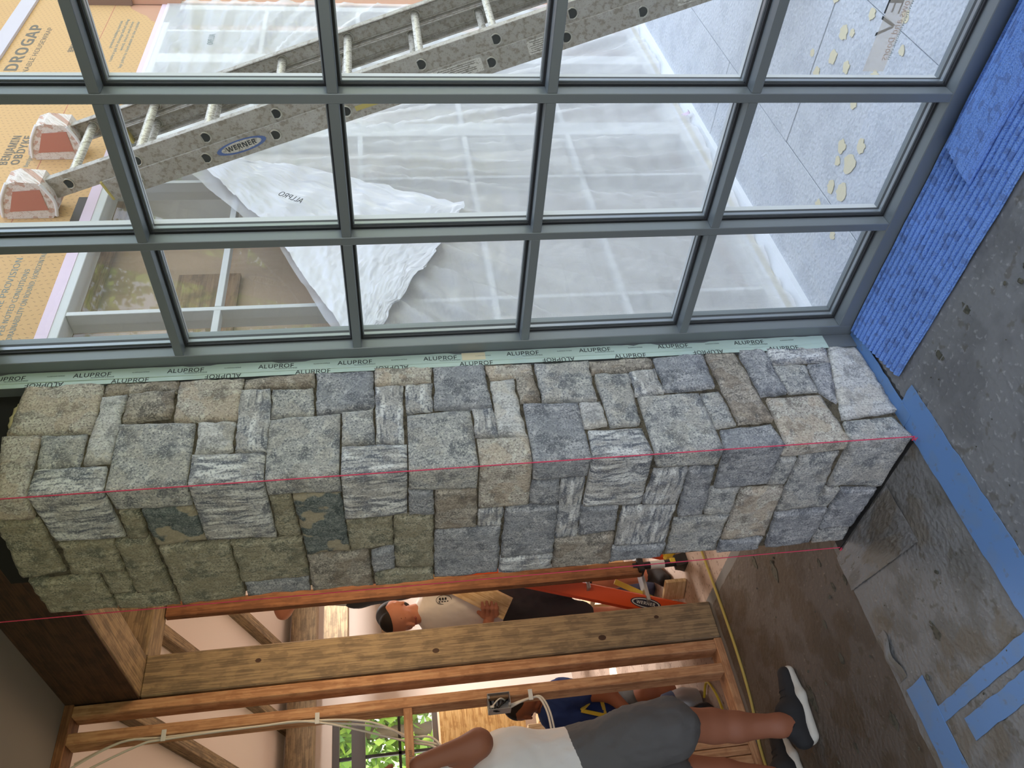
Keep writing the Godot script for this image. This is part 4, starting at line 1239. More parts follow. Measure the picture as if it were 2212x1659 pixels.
func framing():
	var t := thing("timber_post", "broad weathered timber post with knots standing beside the studs", "post", "", Vector3(-3.8, 0, -1.74))
	var o := t.position
	wood_part("post", Vector3(-3.9, 0, -1.84) - o, Vector3(-3.7, 2.76, -1.643) - o, "timber", t, 0.006)
	for a in [[0.60, -1.70, 0.014], [1.42, -1.72, 0.012], [2.25, -1.76, 0.010], [0.30, -1.78, 0.009]]:
		var s := S()
		var poly := PackedVector2Array()
		for k in 16: poly.append(Vector2(cos(TAU * k / 16.0) * a[2], sin(TAU * k / 16.0) * a[2] * 1.4))
		extrude(s, poly, 0.001, Transform3D(Basis(Vector3(0, 0, -1), Vector3(0, 1, 0), Vector3(1, 0, 0)), Vector3(-3.7003, a[0], a[1]) - o))
		obj("knot", s, "timber_dark", t)
	var zs := [[-1.632, "wooden stud standing closest to the timber post", 0.05], [-1.512, "wooden stud carrying the cables and the metal outlet box", 0.05]]
	for a in zs:
		var st := bx("wall_stud", Vector3(-3.795, 0.04, a[0]), Vector3(-3.70, 3.035, a[0] + a[2]), "stud", null, 0.003)
		tag(st, a[1], "stud", "wall studs")
	for k in 4:
		var z := -1.165 + 0.043 * k
		var st := bx("wall_stud", Vector3(-3.795, 0.04, z), Vector3(-3.70, 3.035, z + 0.040), "stud", null, 0.003)
		tag(st, ["outermost stud of the tight bundle, touching the blocking", "second stud of the tight bundle beyond the blocking", "third stud of the tight bundle beyond the blocking", "innermost stud of the tight bundle, against the drywall"][k], "stud", "wall studs")
	tag(bx("sole_plate", Vector3(-3.80, 0, -1.64), Vector3(-3.70, 0.04, -0.85), "stud", null, 0.003), "wooden sole plate under the wall studs", "plate")
	tag(bx("top_plate", Vector3(-3.81, 3.035, -1.64), Vector3(-3.70, 3.075, -0.85), "prop", null, 0.002), "reddish wooden top plate over the wall studs", "plate")
	var bl := bx("blocking", Vector3(-3.785, 1.548, -1.462), Vector3(-3.703, 1.588, -1.165), "stud", null, 0.002)
	tag(bl, "short wooden blocking with pencilled words between the studs", "blocking")
	text_obj("pencil_note", "key pal", 0.016, facing(Vector3(-3.7026, 1.566, -1.24), Vector3(0, 0, -1), Vector3(0, 1, 0)), "ink_brown", bl)
	var b := thing("ceiling_beam", "long dark-faced timber beam over the opening between pier and posts", "beam", "", Vector3(-2.8, 2.76, -1.74))
	o = b.position
	wood_part("beam", Vector3(-3.90, 2.76, -1.838) - o, Vector3(-1.90, 3.074, -1.648) - o, "timber", b, 0.004)
	wood_part("dark_face", Vector3(-3.90, 2.763, -1.648) - o, Vector3(-1.90, 3.074, -1.640) - o, "timber_dark", b, 0.001)  # added dark wood face; its tone also carries the shade of the unlit front
	tag(bx("header_beam", Vector3(-3.9, 2.76, -6.1), Vector3(-3.702, 3.07, -1.842), "timber", null, 0.005), "golden timber header beam running back from the post", "beam")
	# temporary prop on a jack
	var p := thing("shoring_prop", "reddish wooden prop standing on a black jack", "prop", "", Vector3(-3.87, 0, -2.15))
	o = p.position
	bx("board", Vector3(-3.89, 0.26, -2.195) - o, Vector3(-3.85, 2.754, -2.112) - o, "prop", p, 0.002)
	var s := S()
	tube(s, [Vector3(-3.865, 0.30, -2.165) - o, Vector3(-3.855, 0.05, -2.165) - o], 0.022, 10)
	box(s, Vector3(-3.862, 0.26, -2.16) - o, Vector3(0.075, 0.035, 0.085), 0.006)
	var jk := obj("jack", s, "black", p)
	s = S()
	tube(s, [Vector3(-3.861, 0.20, -2.165) - o, Vector3(-3.858, 0.12, -2.165) - o], 0.0235, 10)
	obj("label", s, "label_white", jk)
	s = S()
	extrude(s, PackedVector2Array([Vector2(-0.05, 0), Vector2(0.05, 0), Vector2(0.034, 0.025), Vector2(0.02, 0.06), Vector2(-0.02, 0.06), Vector2(-0.034, 0.025)]), 0.07, Transform3D(Basis.IDENTITY, Vector3(-3.855, 0.0, -2.20) - o))
	obj("foot", s, "black", jk)
	s = S()
	box(s, Vector3(-3.83, 0.075, -2.165) - o, Vector3(0.012, 0.03, 0.03), 0.003)
	obj("lever", s, "yellow", jk)
	# outlet box, cables, staples
	var e := thing("outlet_box", "open metal outlet box screwed to the stud", "outlet box", "", Vector3(-3.69, 1.15, -1.44))
	o = e.position
	s = S()
	for q in [[Vector3(-3.735, 1.15, -1.437), Vector3(0.003, 0.100, 0.072)], [Vector3(-3.705, 1.099, -1.437), Vector3(0.063, 0.003, 0.072)], [Vector3(-3.705, 1.201, -1.437), Vector3(0.063, 0.003, 0.072)], [Vector3(-3.705, 1.15, -1.4735), Vector3(0.063, 0.104, 0.003)], [Vector3(-3.705, 1.15, -1.400), Vector3(0.063, 0.104, 0.003)]]:
		box(s, q[0] - o, q[1], 0.0006)
	obj("shell", s, "metal_box", e)
	s = S()
	for k in 5:
		tube(s, smooth_path([Vector3(-3.73, 1.105 + 0.02 * k, -1.46) - o, Vector3(-3.69 + 0.006 * (k % 2), 1.13 + 0.012 * k, -1.43 + 0.008 * k) - o, Vector3(-3.72, 1.19 - 0.015 * k, -1.41) - o], 4), 0.004, 6)
	obj("wire", s, "black", e)
	s = S()
	tube(s, smooth_path([Vector3(-3.73, 1.11, -1.45) - o, Vector3(-3.685, 1.145, -1.45) - o, Vector3(-3.70, 1.185, -1.42) - o], 5), 0.004, 6)
	box(s, Vector3(-3.70, 1.185, -1.420) - o, Vector3(0.016, 0.022, 0.014), 0.003)
	obj("wire", s, "cable", e)
	for a in [-1.0, 1.0]:
		s = S()
		box(s, Vector3(-3.674, 1.15 + 0.047 * a, -1.437 - 0.02 * a) - o, Vector3(0.004, 0.012, 0.014), 0.001)
		obj("ear", s, "metal_box", e)
	var runs := [
		[[Vector3(-3.76, 3.02, -1.38), Vector3(-3.71, 2.81, -1.452), Vector3(-3.708, 2.62, -1.453), Vector3(-3.71, 2.31, -1.457), Vector3(-3.708, 1.97, -1.452), Vector3(-3.71, 1.74, -1.42), Vector3(-3.80, 1.57, -1.37), Vector3(-3.75, 1.46, -1.33), Vector3(-3.71, 1.38, -1.20)], "white cable arching over the blocking, topmost of the bundle"],
		[[Vector3(-3.75, 3.0, -1.34), Vector3(-3.705, 2.74, -1.425), Vector3(-3.70, 2.62, -1.441), Vector3(-3.70, 2.23, -1.452), Vector3(-3.70, 1.97, -1.441), Vector3(-3.80, 1.57, -1.345), Vector3(-3.74, 1.46, -1.29), Vector3(-3.71, 1.35, -1.20)], "white cable sagging lowest in the bundle under the staples"],
		[[Vector3(-3.76, 3.0, -1.40), Vector3(-3.718, 2.80, -1.46), Vector3(-3.715, 2.62, -1.450), Vector3(-3.715, 2.1, -1.46), Vector3(-3.715, 1.97, -1.447), Vector3(-3.74, 1.68, -1.40), Vector3(-3.80, 1.57, -1.36), Vector3(-3.75, 1.44, -1.30), Vector3(-3.715, 1.30, -1.22)], "white cable bowed outward where the bundle passes the blocking"],
		[[Vector3(-3.72, 1.105, -1.415), Vector3(-3.70, 1.05, -1.43), Vector3(-3.70, 1.0, -1.442), Vector3(-3.70, 0.958, -1.438), Vector3(-3.70, 0.93, -1.35), Vector3(-3.70, 0.93, -1.18)], "white cable leaving the metal outlet box in a bend"],
		[[Vector3(-3.712, 1.105, -1.425), Vector3(-3.712, 1.0, -1.448), Vector3(-3.712, 0.945, -1.445), Vector3(-3.712, 0.915, -1.35), Vector3(-3.712, 0.915, -1.18)], "second white cable hugging the bend below the outlet box"]]
	for r in runs:
		s = S()
		tube(s, smooth_path(r[0], 6), 0.0052, 7)
		tag(obj("cable", s, "cable"), r[1], "cable", "white electric cables on the stud")
	for y in [2.625, 1.97, 1.0]:
		s = S()
		box(s, Vector3(-3.70, y, -1.447), Vector3(0.03, 0.020, 0.004), 0.001)
		box(s, Vector3(-3.685, y, -1.453), Vector3(0.004, 0.020, 0.05), 0.001)
		tag(obj("cable_staple", s, "label_white"), "pale plastic staple %s" % ("holding the cables high on the stud" if y > 2.5 else ("holding the cables above the blocking" if y > 1.5 else "holding the cables below the outlet box")), "staple", "cable staples")
	s = S()
	tube(s, smooth_path([Vector3(-3.56, 0.010, -2.35), Vector3(-3.56, 0.010, -2.01), Vector3(-3.55, 0.010, -1.75), Vector3(-3.555, 0.010, -1.47), Vector3(-3.585, 0.010, -1.26), Vector3(-3.66, 0.010, -1.05), Vector3(-3.64, 0.010, -0.6)]), 0.007, 8)
	tag(obj("air_hose", s, "yellow_cord"), "dull yellow air hose lying along the foot of the studs", "hose")

# ---------------------------------------------------------------- the room behind
func back_room():
	var w := struct_node("wall_far", "pale wall with a gridded window at the far end", "wall")
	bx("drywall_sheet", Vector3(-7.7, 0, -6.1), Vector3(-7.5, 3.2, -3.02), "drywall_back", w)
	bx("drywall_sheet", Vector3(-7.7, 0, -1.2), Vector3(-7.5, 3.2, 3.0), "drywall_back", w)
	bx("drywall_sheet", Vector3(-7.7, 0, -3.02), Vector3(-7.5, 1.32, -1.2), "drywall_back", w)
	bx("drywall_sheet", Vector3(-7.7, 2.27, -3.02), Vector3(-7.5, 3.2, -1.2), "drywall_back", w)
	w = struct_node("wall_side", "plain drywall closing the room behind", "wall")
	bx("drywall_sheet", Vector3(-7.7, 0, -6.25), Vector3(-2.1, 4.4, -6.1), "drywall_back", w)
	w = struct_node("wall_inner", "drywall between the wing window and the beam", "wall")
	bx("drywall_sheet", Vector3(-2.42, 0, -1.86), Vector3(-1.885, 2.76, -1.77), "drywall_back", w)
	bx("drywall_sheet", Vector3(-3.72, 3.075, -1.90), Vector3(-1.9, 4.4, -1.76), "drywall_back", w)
	var c := struct_node("ceiling_back", "white sloping ceiling between dark rafters", "ceiling")
	var s := S()
	var n := Vector3(-0.294, 0.956, 0).normalized()
	board(s, Vector3(-7.75, 2.60, -0.8), Vector3(-1.95, 4.38, -0.8), 10.9, 0.10, n, 0.0)
	obj("drywall_sheet", s, "drywall_back", c)
	var k := 0
	var z := -5.3
	while z < 1.0:
		s = S()
		board(s, Vector3(-7.5, 2.60, z), Vector3(-2.3, 4.195, z), 0.085, 0.14, n, 0.004)
		obj("rafter", s, "timber", c)
		z += 0.62
	tag(bx("tie_beam", Vector3(-7.38, 2.40, -6.0), Vector3(-7.18, 2.63, 2.0), "timber", null, 0.005), "heavy timber tie beam across the far end of the room", "beam")
	# far window
	var r := struct_node("window_4", "far window with a dark frame and bright daylight", "window")
	for q in [[-3.02, -2.96], [-1.26, -1.20]]: bx("jamb", Vector3(-7.60, 1.32, q[0]), Vector3(-7.52, 2.27, q[1]), "charcoal_cloth", r)
	for q in [[1.32, 1.37], [2.21, 2.27], [1.98, 2.10]]: bx("rail", Vector3(-7.60, q[0], -2.96), Vector3(-7.52, q[1], -1.26), "grey_cloth", r)
	for q in [-2.60, -2.25, -1.75]: bx("muntin", Vector3(-7.58, 1.37, q), Vector3(-7.55, 2.21, q + 0.025), "charcoal_cloth", r)
	bx("muntin", Vector3(-7.58, 1.66, -2.96), Vector3(-7.55, 1.685, -1.26), "charcoal_cloth", r)
	glass("pane", Vector3(-7.572, 1.37, -2.96), Vector3(-7.568, 2.21, -1.26), "glass", r)
	tag(bx("plywood_panel", Vector3(-7.28, 0.55, -2.95), Vector3(-7.25, 1.31, -1.9), "plywood", null, 0.001), "knotty plywood panel standing below the far window", "panel")
	tag(bx("window_trim", Vector3(-7.5, 1.72, -4.15), Vector3(-7.40, 1.80, -3.5), "timber", null, 0.003), "short wooden trim board on the pale far wall", "trim")
	var lw := thing("timber_lintel", "light timber rail framing a niche in the far wall", "lintel")
	bx("rail", Vector3(-6.6, 2.05, -4.2), Vector3(-6.45, 2.25, -3.1), "timber", lw, 0.003)
	bx("upright", Vector3(-6.6, 0.0, -3.1), Vector3(-6.45, 2.25, -2.98), "timber", lw, 0.003)
	# things standing about
	tag(bx("rear_stud", Vector3(-4.36, 0, -1.345), Vector3(-4.30, 2.9, -1.305), "stud", null, 0.002), "lone wooden stud standing behind the person in grey shorts", "stud")
	var pl := S()
	board(pl, Vector3(-4.04, 0.062, -2.045), Vector3(-3.91, 0.062, -2.085), 0.12, 0.025, Vector3(0.2, 0, 0.95), 0.002)
	tag(obj("plank", pl, "pine"), "short pale plank standing on edge on the floor by the jack", "plank")
	step_ladder()
	var st := [["block", Vector3(-5.62, 0.0, -2.06), Vector3(-5.50, 0.70, -1.98)], ["block", Vector3(-5.62, 0.0, -1.97), Vector3(-5.50, 0.78, -1.90)], ["block", Vector3(-5.60, 0.0, -1.89), Vector3(-5.50, 0.62, -1.83)]]
	for i in 3:
		tag(bx("offcut", st[i][1], st[i][2], "pine", null, 0.003), ["pale offcut leaning beside the other two, farthest from the black tool box", "tallest pale offcut, between the other two", "shortest pale offcut, next to the black tool box"][i], "offcut", "pale wooden offcuts standing upright")
	var bb := thing("tool_box", "black tool box behind the crouching person", "tool box")
	bx("body", Vector3(-5.55, 0, -1.80), Vector3(-5.30, 0.50, -1.60), "black", bb, 0.01)
	bx("lid", Vector3(-5.56, 0.50, -1.81), Vector3(-5.29, 0.56, -1.59), "charcoal_cloth", bb, 0.01)
	bx("latch", Vector3(-5.30, 0.44, -1.73), Vector3(-5.285, 0.53, -1.67), "silver", bb, 0.002)
	# shop vacuum with its hose by the studs
	var v := thing("shop_vacuum", "grey and black shop vacuum with a yellow hose on the floor", "vacuum", "", Vector3(-4.25, 0, -1.52))
	s = S()
	tube(s, [Vector3(0, 0.02, 0), Vector3(0, 0.10, 0), Vector3(0, 0.16, 0)], [0.085, 0.10, 0.085], 16)
	obj("tank", s, "metal_box", v)
	s = S()
	tube(s, [Vector3(0, 0.16, 0), Vector3(0, 0.21, 0), Vector3(0, 0.24, 0)], [0.088, 0.075, 0.04], 16)
	obj("head", s, "denim", v)
	s = S()
	tube(s, smooth_path([Vector3(0.06, 0.14, 0.05), Vector3(0.14, 0.16, 0.10), Vector3(0.20, 0.06, 0.08), Vector3(0.24, 0.022, 0.16)]), 0.02, 8)
	obj("hose", s, "black", v)
	s = S()
	tube(s, smooth_path([Vector3(0.1, 0.012, 0.0), Vector3(0.2, 0.012, -0.04), Vector3(0.28, 0.012, 0.06), Vector3(0.30, 0.012, 0.16)]), 0.007, 6)
	obj("cord", s, "yellow", v)
	# an added fill light, unseen behind the pier, brightens the back room
	var l := thing("fill_panel", "added unseen fill light panel hanging under the sloping ceiling", "lamp", "", Vector3(-5.3, 2.62, -3.9))
	bx("housing", Vector3(-0.52, 0.0, -0.52), Vector3(0.52, 0.04, 0.52), "frame_pale", l, 0.01)
	for q in [[-0.45, -0.45], [0.45, -0.45], [-0.45, 0.45], [0.45, 0.45]]:
		s = S()
		tube(s, [Vector3(q[0], 0.04, q[1]), Vector3(q[0] * 0.3, 0.60, q[1] * 0.3)], 0.003, 5)
		obj("wire", s, "black", l)
	var m := mk("fill_panel_glow", Color(1, 0.97, 0.93), 0.5)
	m.emission_enabled = true
	m.emission = Color(1.0, 0.94, 0.87)
	m.emission_energy_multiplier = 3.0
	bx("diffuser", Vector3(-0.5, -0.005, -0.5), Vector3(0.5, 0.0, 0.5), m, l)
	var al := AreaLight3D.new()
	al.name = "glow"
	al.area_size = Vector2(1.0, 1.0)
	al.light_color = Color(1.0, 0.97, 0.95)
	al.light_energy = 17.0
	al.area_range = 14.0
	al.shadow_enabled = true
	al.position = Vector3(0, -0.012, 0)
	al.rotation.x = -PI / 2
	l.add_child(al)
	# a warm work lamp on a stand in the opening, hidden behind the pier: it lights the posts from the side
	l = thing("stand_lamp", "warm work lamp on a tripod stand behind the pier", "lamp", "", Vector3(-2.72, 0, -2.25))
	s = S()
	tube(s, [Vector3(0.04, 0.3, 0), Vector3(0.04, 1.75, 0)], 0.014, 8)
	for q in 3:
		tube(s, [Vector3(0.04, 0.45, 0), Vector3(0.04 + cos(TAU * q / 3.0) * 0.24, 0.012, sin(TAU * q / 3.0) * 0.24)], 0.011, 8)
	obj("stand", s, "black", l)
	bx("housing", Vector3(0.01, 1.55, -0.26), Vector3(0.07, 2.0, 0.26), "yellow", l, 0.01)
	m = mk("stand_lamp_glow", Color(1, 0.92, 0.82), 0.5)
	m.emission_enabled = true
	m.emission = Color(1.0, 0.84, 0.64)
	m.emission_energy_multiplier = 3.0
	bx("diffuser", Vector3(0.004, 1.57, -0.24), Vector3(0.01, 1.98, 0.24), m, l)
	al = AreaLight3D.new()
	al.name = "glow"
	al.area_size = Vector2(0.48, 0.40)
	al.light_color = Color(1.0, 0.86, 0.68)
	al.light_energy = 0.85
	al.area_range = 14.0
	al.shadow_enabled = true
	al.position = Vector3(-0.004, 1.775, 0)
	al.rotation.y = PI / 2
	l.add_child(al)

func step_ladder():
	var l := thing("step_ladder", "orange fibreglass stepladder standing before the person with the board", "ladder")
	var rail := func(p, q, m, called):
		var s := S()
		board(s, p, q, 0.075, 0.006, Vector3(0.72, 0, 0.69), 0.001)
		var y: Vector3 = (q - p).normalized()
		var x: Vector3 = y.cross(Vector3(0.72, 0, 0.69)).normalized()
		for e in [-1.0, 1.0]:
			board(s, p + x * 0.0365 * e - Vector3(0.72, 0, 0.69) * 0.012, q + x * 0.0365 * e - Vector3(0.72, 0, 0.69) * 0.012, 0.006, 0.028, Vector3(0.72, 0, 0.69), 0.001)
		return obj(called, s, m, l)
	var a0 := Vector3(-3.93, 1.45, -2.38); var a1 := Vector3(-3.98, 0.0, -1.92)
	var b0 := a0 + Vector3(0, 0, -0.38); var b1 := a1 + Vector3(0, 0, -0.38)
	rail.call(a0, a1, "orange", "front_rail")
	rail.call(b0, b1, "orange", "front_rail")
	for q in [[a0, a1], [b0, b1]]: rail.call(q[0] + Vector3(-0.06, 0, -0.02), q[1] + Vector3(-0.06, 0, -0.02), "orange", "rear_rail")
	for k in 4:
		var t := 0.18 + 0.22 * k
		var p := a0.lerp(a1, t); var q := b0.lerp(b1, t)
		var s := S()
		board(s, p, q, 0.075, 0.02, Vector3.UP, 0.003)
		obj("tread", s, "metal_box", l)
	var s := S()
	board(s, Vector3(-4.00, 0.38, -2.16), Vector3(-3.985, 0.14, -1.99), 0.03, 0.004, Vector3(0.72, 0, 0.69), 0.001)
	obj("spreader", s, "yellow", l)
	s = S()
	board(s, a0 + Vector3(-0.03, 0.015, 0.06), b0 + Vector3(-0.03, 0.015, -0.06), 0.15, 0.03, Vector3.UP, 0.006)
	obj("top_cap", s, "yellow", l)
	s = S()
	box(s, a1 + Vector3(0, 0.03, 0), Vector3(0.06, 0.06, 0.07), 0.01)
	box(s, b1 + Vector3(0, 0.03, 0), Vector3(0.06, 0.06, 0.07), 0.01)
	obj("foot", s, "yellow", l)
	var c := a0.lerp(a1, 0.83)
	var y := (a1 - a0).normalized()
	var nrm := Vector3(0.72, 0, 0.69).normalized()
	var x := nrm.cross(y).normalized()
	for q in [[0.085, 0.030, "logo_navy", 0.0038], [0.078, 0.025, "label_white", 0.0044], [0.070, 0.020, "logo_navy", 0.0050]]:
		var poly := PackedVector2Array()
		for k in 24: poly.append(Vector2(cos(TAU * k / 24.0) * q[0], sin(TAU * k / 24.0) * q[1]))
		s = S()
		extrude(s, poly, 0.0005, Transform3D(Basis(y, nrm.cross(y), nrm), c + nrm * q[3]))
		obj("logo", s, q[2], l)
	text_obj("logo_lettering", "WERNER", 0.018, Transform3D(Basis(y, nrm.cross(y), nrm), c + nrm * 0.0058), "label_white", l, true, false, 0.105)
	# work clothes dropped behind the ladder and a pair of shoes
	var d := thing("denim_heap", "crumpled blue denim heap behind the orange stepladder", "clothes")
	put("heap", blob([[Vector3(-4.455, 0.40, -2.42), Vector3(-4.46, 0.20, -2.38), 0.060, 0.070], [Vector3(-4.47, 0.30, -2.37), Vector3(-4.47, 0.065, -2.35), 0.060, 0.066]], 0.013, 0.04, 0.022), "denim", d)
	var sh := thing("sneaker", "worn grey sneaker on the floor behind the stepladder", "shoe")
	put("upper", blob([[Vector3(-4.60, 0.055, -2.29), Vector3(-4.70, 0.065, -2.35), 0.040, 0.045], [Vector3(-4.70, 0.09, -2.35), Vector3(-4.74, 0.11, -2.38), 0.042, 0.040]], 0.010, 0.03), "grey_cloth", sh)
	put("sole", blob([[Vector3(-4.58, 0.026, -2.28), Vector3(-4.74, 0.026, -2.38), 0.026, 0.026]], 0.010, 0.02), "label_white", sh)
# ---------------------------------------------------------------- people
# bones [a, b, radius at a, radius at b] joined by a smooth minimum and meshed as surface nets; wr: height of cloth wrinkles
func blob(bones: Array, cell: float, k := 0.03, wr := 0.0) -> ArrayMesh:
	var lo := Vector3(1e9, 1e9, 1e9)
	var hi := -lo
	for b in bones:
		var r: float = max(b[2], b[3]) + k + cell * 3.0
		for p in [b[0], b[1]]:
			lo = lo.min(p - Vector3(r, r, r))
			hi = hi.max(p + Vector3(r, r, r))
	var nx := int((hi.x - lo.x) / cell) + 2
	var ny := int((hi.y - lo.y) / cell) + 2
	var nzz := int((hi.z - lo.z) / cell) + 2
	var f := PackedFloat32Array()
	f.resize(nx * ny * nzz)
	f.fill(1.0)
	for b in bones:
		var a: Vector3 = b[0]
		var ab: Vector3 = b[1] - a
		var l2: float = max(ab.length_squared(), 1e-9)
		var r: float = max(b[2], b[3]) + k + cell * 2.5
		var mn := ((a.min(b[1]) - Vector3(r, r, r)) - lo) / cell
		var mx := ((a.max(b[1]) + Vector3(r, r, r)) - lo) / cell
		var x0: int = max(0, int(mn.x)); var x1: int = min(nx - 1, int(mx.x) + 1)
		var y0: int = max(0, int(mn.y)); var y1: int = min(ny - 1, int(mx.y) + 1)
		var z0: int = max(0, int(mn.z)); var z1: int = min(nzz - 1, int(mx.z) + 1)
		var ra: float = b[2]; var rd: float = b[3] - b[2]
		for x in range(x0, x1 + 1):
			for y in range(y0, y1 + 1):
				var i := (x * ny + y) * nzz + z0
				for z in range(z0, z1 + 1):
					var p := lo + Vector3(x, y, z) * cell - a
					var t := clampf(p.dot(ab) / l2, 0.0, 1.0)
					var d := (p - ab * t).length() - ra - rd * t
					var g := f[i]
					var h := maxf(k - absf(g - d), 0.0) / k
					f[i] = minf(g, d) - h * h * k * 0.25
					i += 1
	var vid := {}
	var vs := PackedVector3Array()
	var ns := PackedVector3Array()
	var sx := ny * nzz
	var sy := nzz
	var corners := [0, 1, sy, sy + 1, sx, sx + 1, sx + sy, sx + sy + 1]
	var cp := [Vector3(0, 0, 0), Vector3(0, 0, 1), Vector3(0, 1, 0), Vector3(0, 1, 1), Vector3(1, 0, 0), Vector3(1, 0, 1), Vector3(1, 1, 0), Vector3(1, 1, 1)]
	var edges := [[0, 1], [2, 3], [4, 5], [6, 7], [0, 2], [1, 3], [4, 6], [5, 7], [0, 4], [1, 5], [2, 6], [3, 7]]
	var near := cell * 1.9
	for x in nx - 1:
		for y in ny - 1:
			var i := x * sx + y * sy
			for z in nzz - 1:
				var c0 := f[i]
				if c0 < near and c0 > -near:
					var neg := 0
					for c in corners:
						if f[i + c] < 0.0: neg += 1
					if neg > 0 and neg < 8:
						var sum := Vector3.ZERO
						var cnt := 0
						for e in edges:
							var fa := f[i + corners[e[0]]]
							var fb := f[i + corners[e[1]]]
							if (fa < 0.0) != (fb < 0.0):
								sum += cp[e[0]].lerp(cp[e[1]], fa / (fa - fb))
								cnt += 1
						var q: Vector3 = sum / cnt
						var n := Vector3(f[i + sx] - c0, f[i + sy] - c0, f[i + 1] - c0)
						n += Vector3(f[i + sx + sy + 1] - f[i + sy + 1], f[i + sx + sy + 1] - f[i + sx + 1], f[i + sx + sy + 1] - f[i + sx + sy])
						n = n.normalized()
						var pos := lo + (Vector3(x, y, z) + q) * cell
						if wr > 0.0:
							pos += n * wr * (nz.get_noise_3d(pos.x * 9.0, pos.y * 5.0, pos.z * 9.0) * 0.7 + nz.get_noise_3d(pos.x * 26.0, pos.y * 14.0, pos.z * 26.0) * 0.3)
						vid[i] = vs.size()
						vs.append(pos)
						ns.append(n)
				i += 1
	var idx := PackedInt32Array()
	for i in vid:
		var a := f[i]
		for e in [[sx, sy, 1], [sy, 1, sx], [1, sx, sy]]:
			var b := f[i + e[0]]
			if (a < 0.0) == (b < 0.0): continue
			if not (vid.has(i - e[1]) and vid.has(i - e[2]) and vid.has(i - e[1] - e[2])): continue
			var q := [vid[i], vid[i - e[1]], vid[i - e[1] - e[2]], vid[i - e[2]]]
			if a < 0.0: q = [q[0], q[3], q[2], q[1]]
			idx.append_array(PackedInt32Array([q[0], q[1], q[2], q[0], q[2], q[3]]))
	if wr > 0.0:
		# new normals over the wrinkles
		ns.fill(Vector3.ZERO)
		for t in range(0, idx.size(), 3):
			var fn := (vs[idx[t + 2]] - vs[idx[t]]).cross(vs[idx[t + 1]] - vs[idx[t]])
			for j in 3: ns[idx[t + j]] += fn
		for t in ns.size(): ns[t] = ns[t].normalized()
	var arr := []
	arr.resize(Mesh.ARRAY_MAX)
	arr[Mesh.ARRAY_VERTEX] = vs
	arr[Mesh.ARRAY_NORMAL] = ns
	arr[Mesh.ARRAY_INDEX] = idx
	var m := ArrayMesh.new()
	m.add_surface_from_arrays(Mesh.PRIMITIVE_TRIANGLES, arr)
	return m

# head bones and features: c centre of the skull, fwd the way the face points, up towards the crown
func head_bones(c: Vector3, fwd: Vector3, up: Vector3) -> Array:
	var side := up.cross(fwd).normalized()
	return [[c - fwd * 0.022 + up * 0.03, c + fwd * 0.015 + up * 0.03, 0.086, 0.080],
		[c + fwd * 0.030 - up * 0.01, c + fwd * 0.040 - up * 0.075, 0.062, 0.043],
		[c + fwd * 0.052 - up * 0.088, c + fwd * 0.062 - up * 0.094, 0.024, 0.020],
		[c + fwd * 0.086 - up * 0.002, c + fwd * 0.108 - up * 0.040, 0.008, 0.0115],
		[c + fwd * 0.078 + side * 0.03 + up * 0.016, c + fwd * 0.078 - side * 0.03 + up * 0.016, 0.016, 0.016],
		[c + fwd * 0.070 + side * 0.030 - up * 0.030, c + fwd * 0.055 + side * 0.045 - up * 0.025, 0.020, 0.018],
		[c + fwd * 0.070 - side * 0.030 - up * 0.030, c + fwd * 0.055 - side * 0.045 - up * 0.025, 0.020, 0.018],
		[c + side * 0.080 - fwd * 0.014 + up * 0.008, c + side * 0.082 - fwd * 0.006 - up * 0.026, 0.0125, 0.008],
		[c - side * 0.080 - fwd * 0.014 + up * 0.008, c - side * 0.082 - fwd * 0.006 - up * 0.026, 0.0125, 0.008]]

func face_parts(p: Node3D, c: Vector3, fwd: Vector3, up: Vector3):
	var side := up.cross(fwd).normalized()
	for e in [-1.0, 1.0]:
		put("eye", blob([[c + fwd * 0.082 + side * 0.024 * e - up * 0.003, c + fwd * 0.079 + side * 0.040 * e - up * 0.003, 0.0062, 0.005]], 0.0025, 0.004), "hair", p)
		put("eyebrow", blob([[c + fwd * 0.0925 + side * 0.014 * e + up * 0.020, c + fwd * 0.082 + side * 0.046 * e + up * 0.021, 0.0055, 0.004]], 0.0025, 0.004), "hair", p)
	put("mouth", blob([[c + fwd * 0.078 + side * 0.020 - up * 0.066, c + fwd * 0.078 - side * 0.020 - up * 0.066, 0.008, 0.008]], 0.003, 0.004), "lips", p)

func hair_bones(c: Vector3, fwd: Vector3, up: Vector3) -> Array:
	return [[c - fwd * 0.034 + up * 0.050, c + fwd * 0.016 + up * 0.060, 0.080, 0.068], [c - fwd * 0.045 + up * 0.02, c - fwd * 0.048 - up * 0.035, 0.070, 0.048]]

var who: Node3D

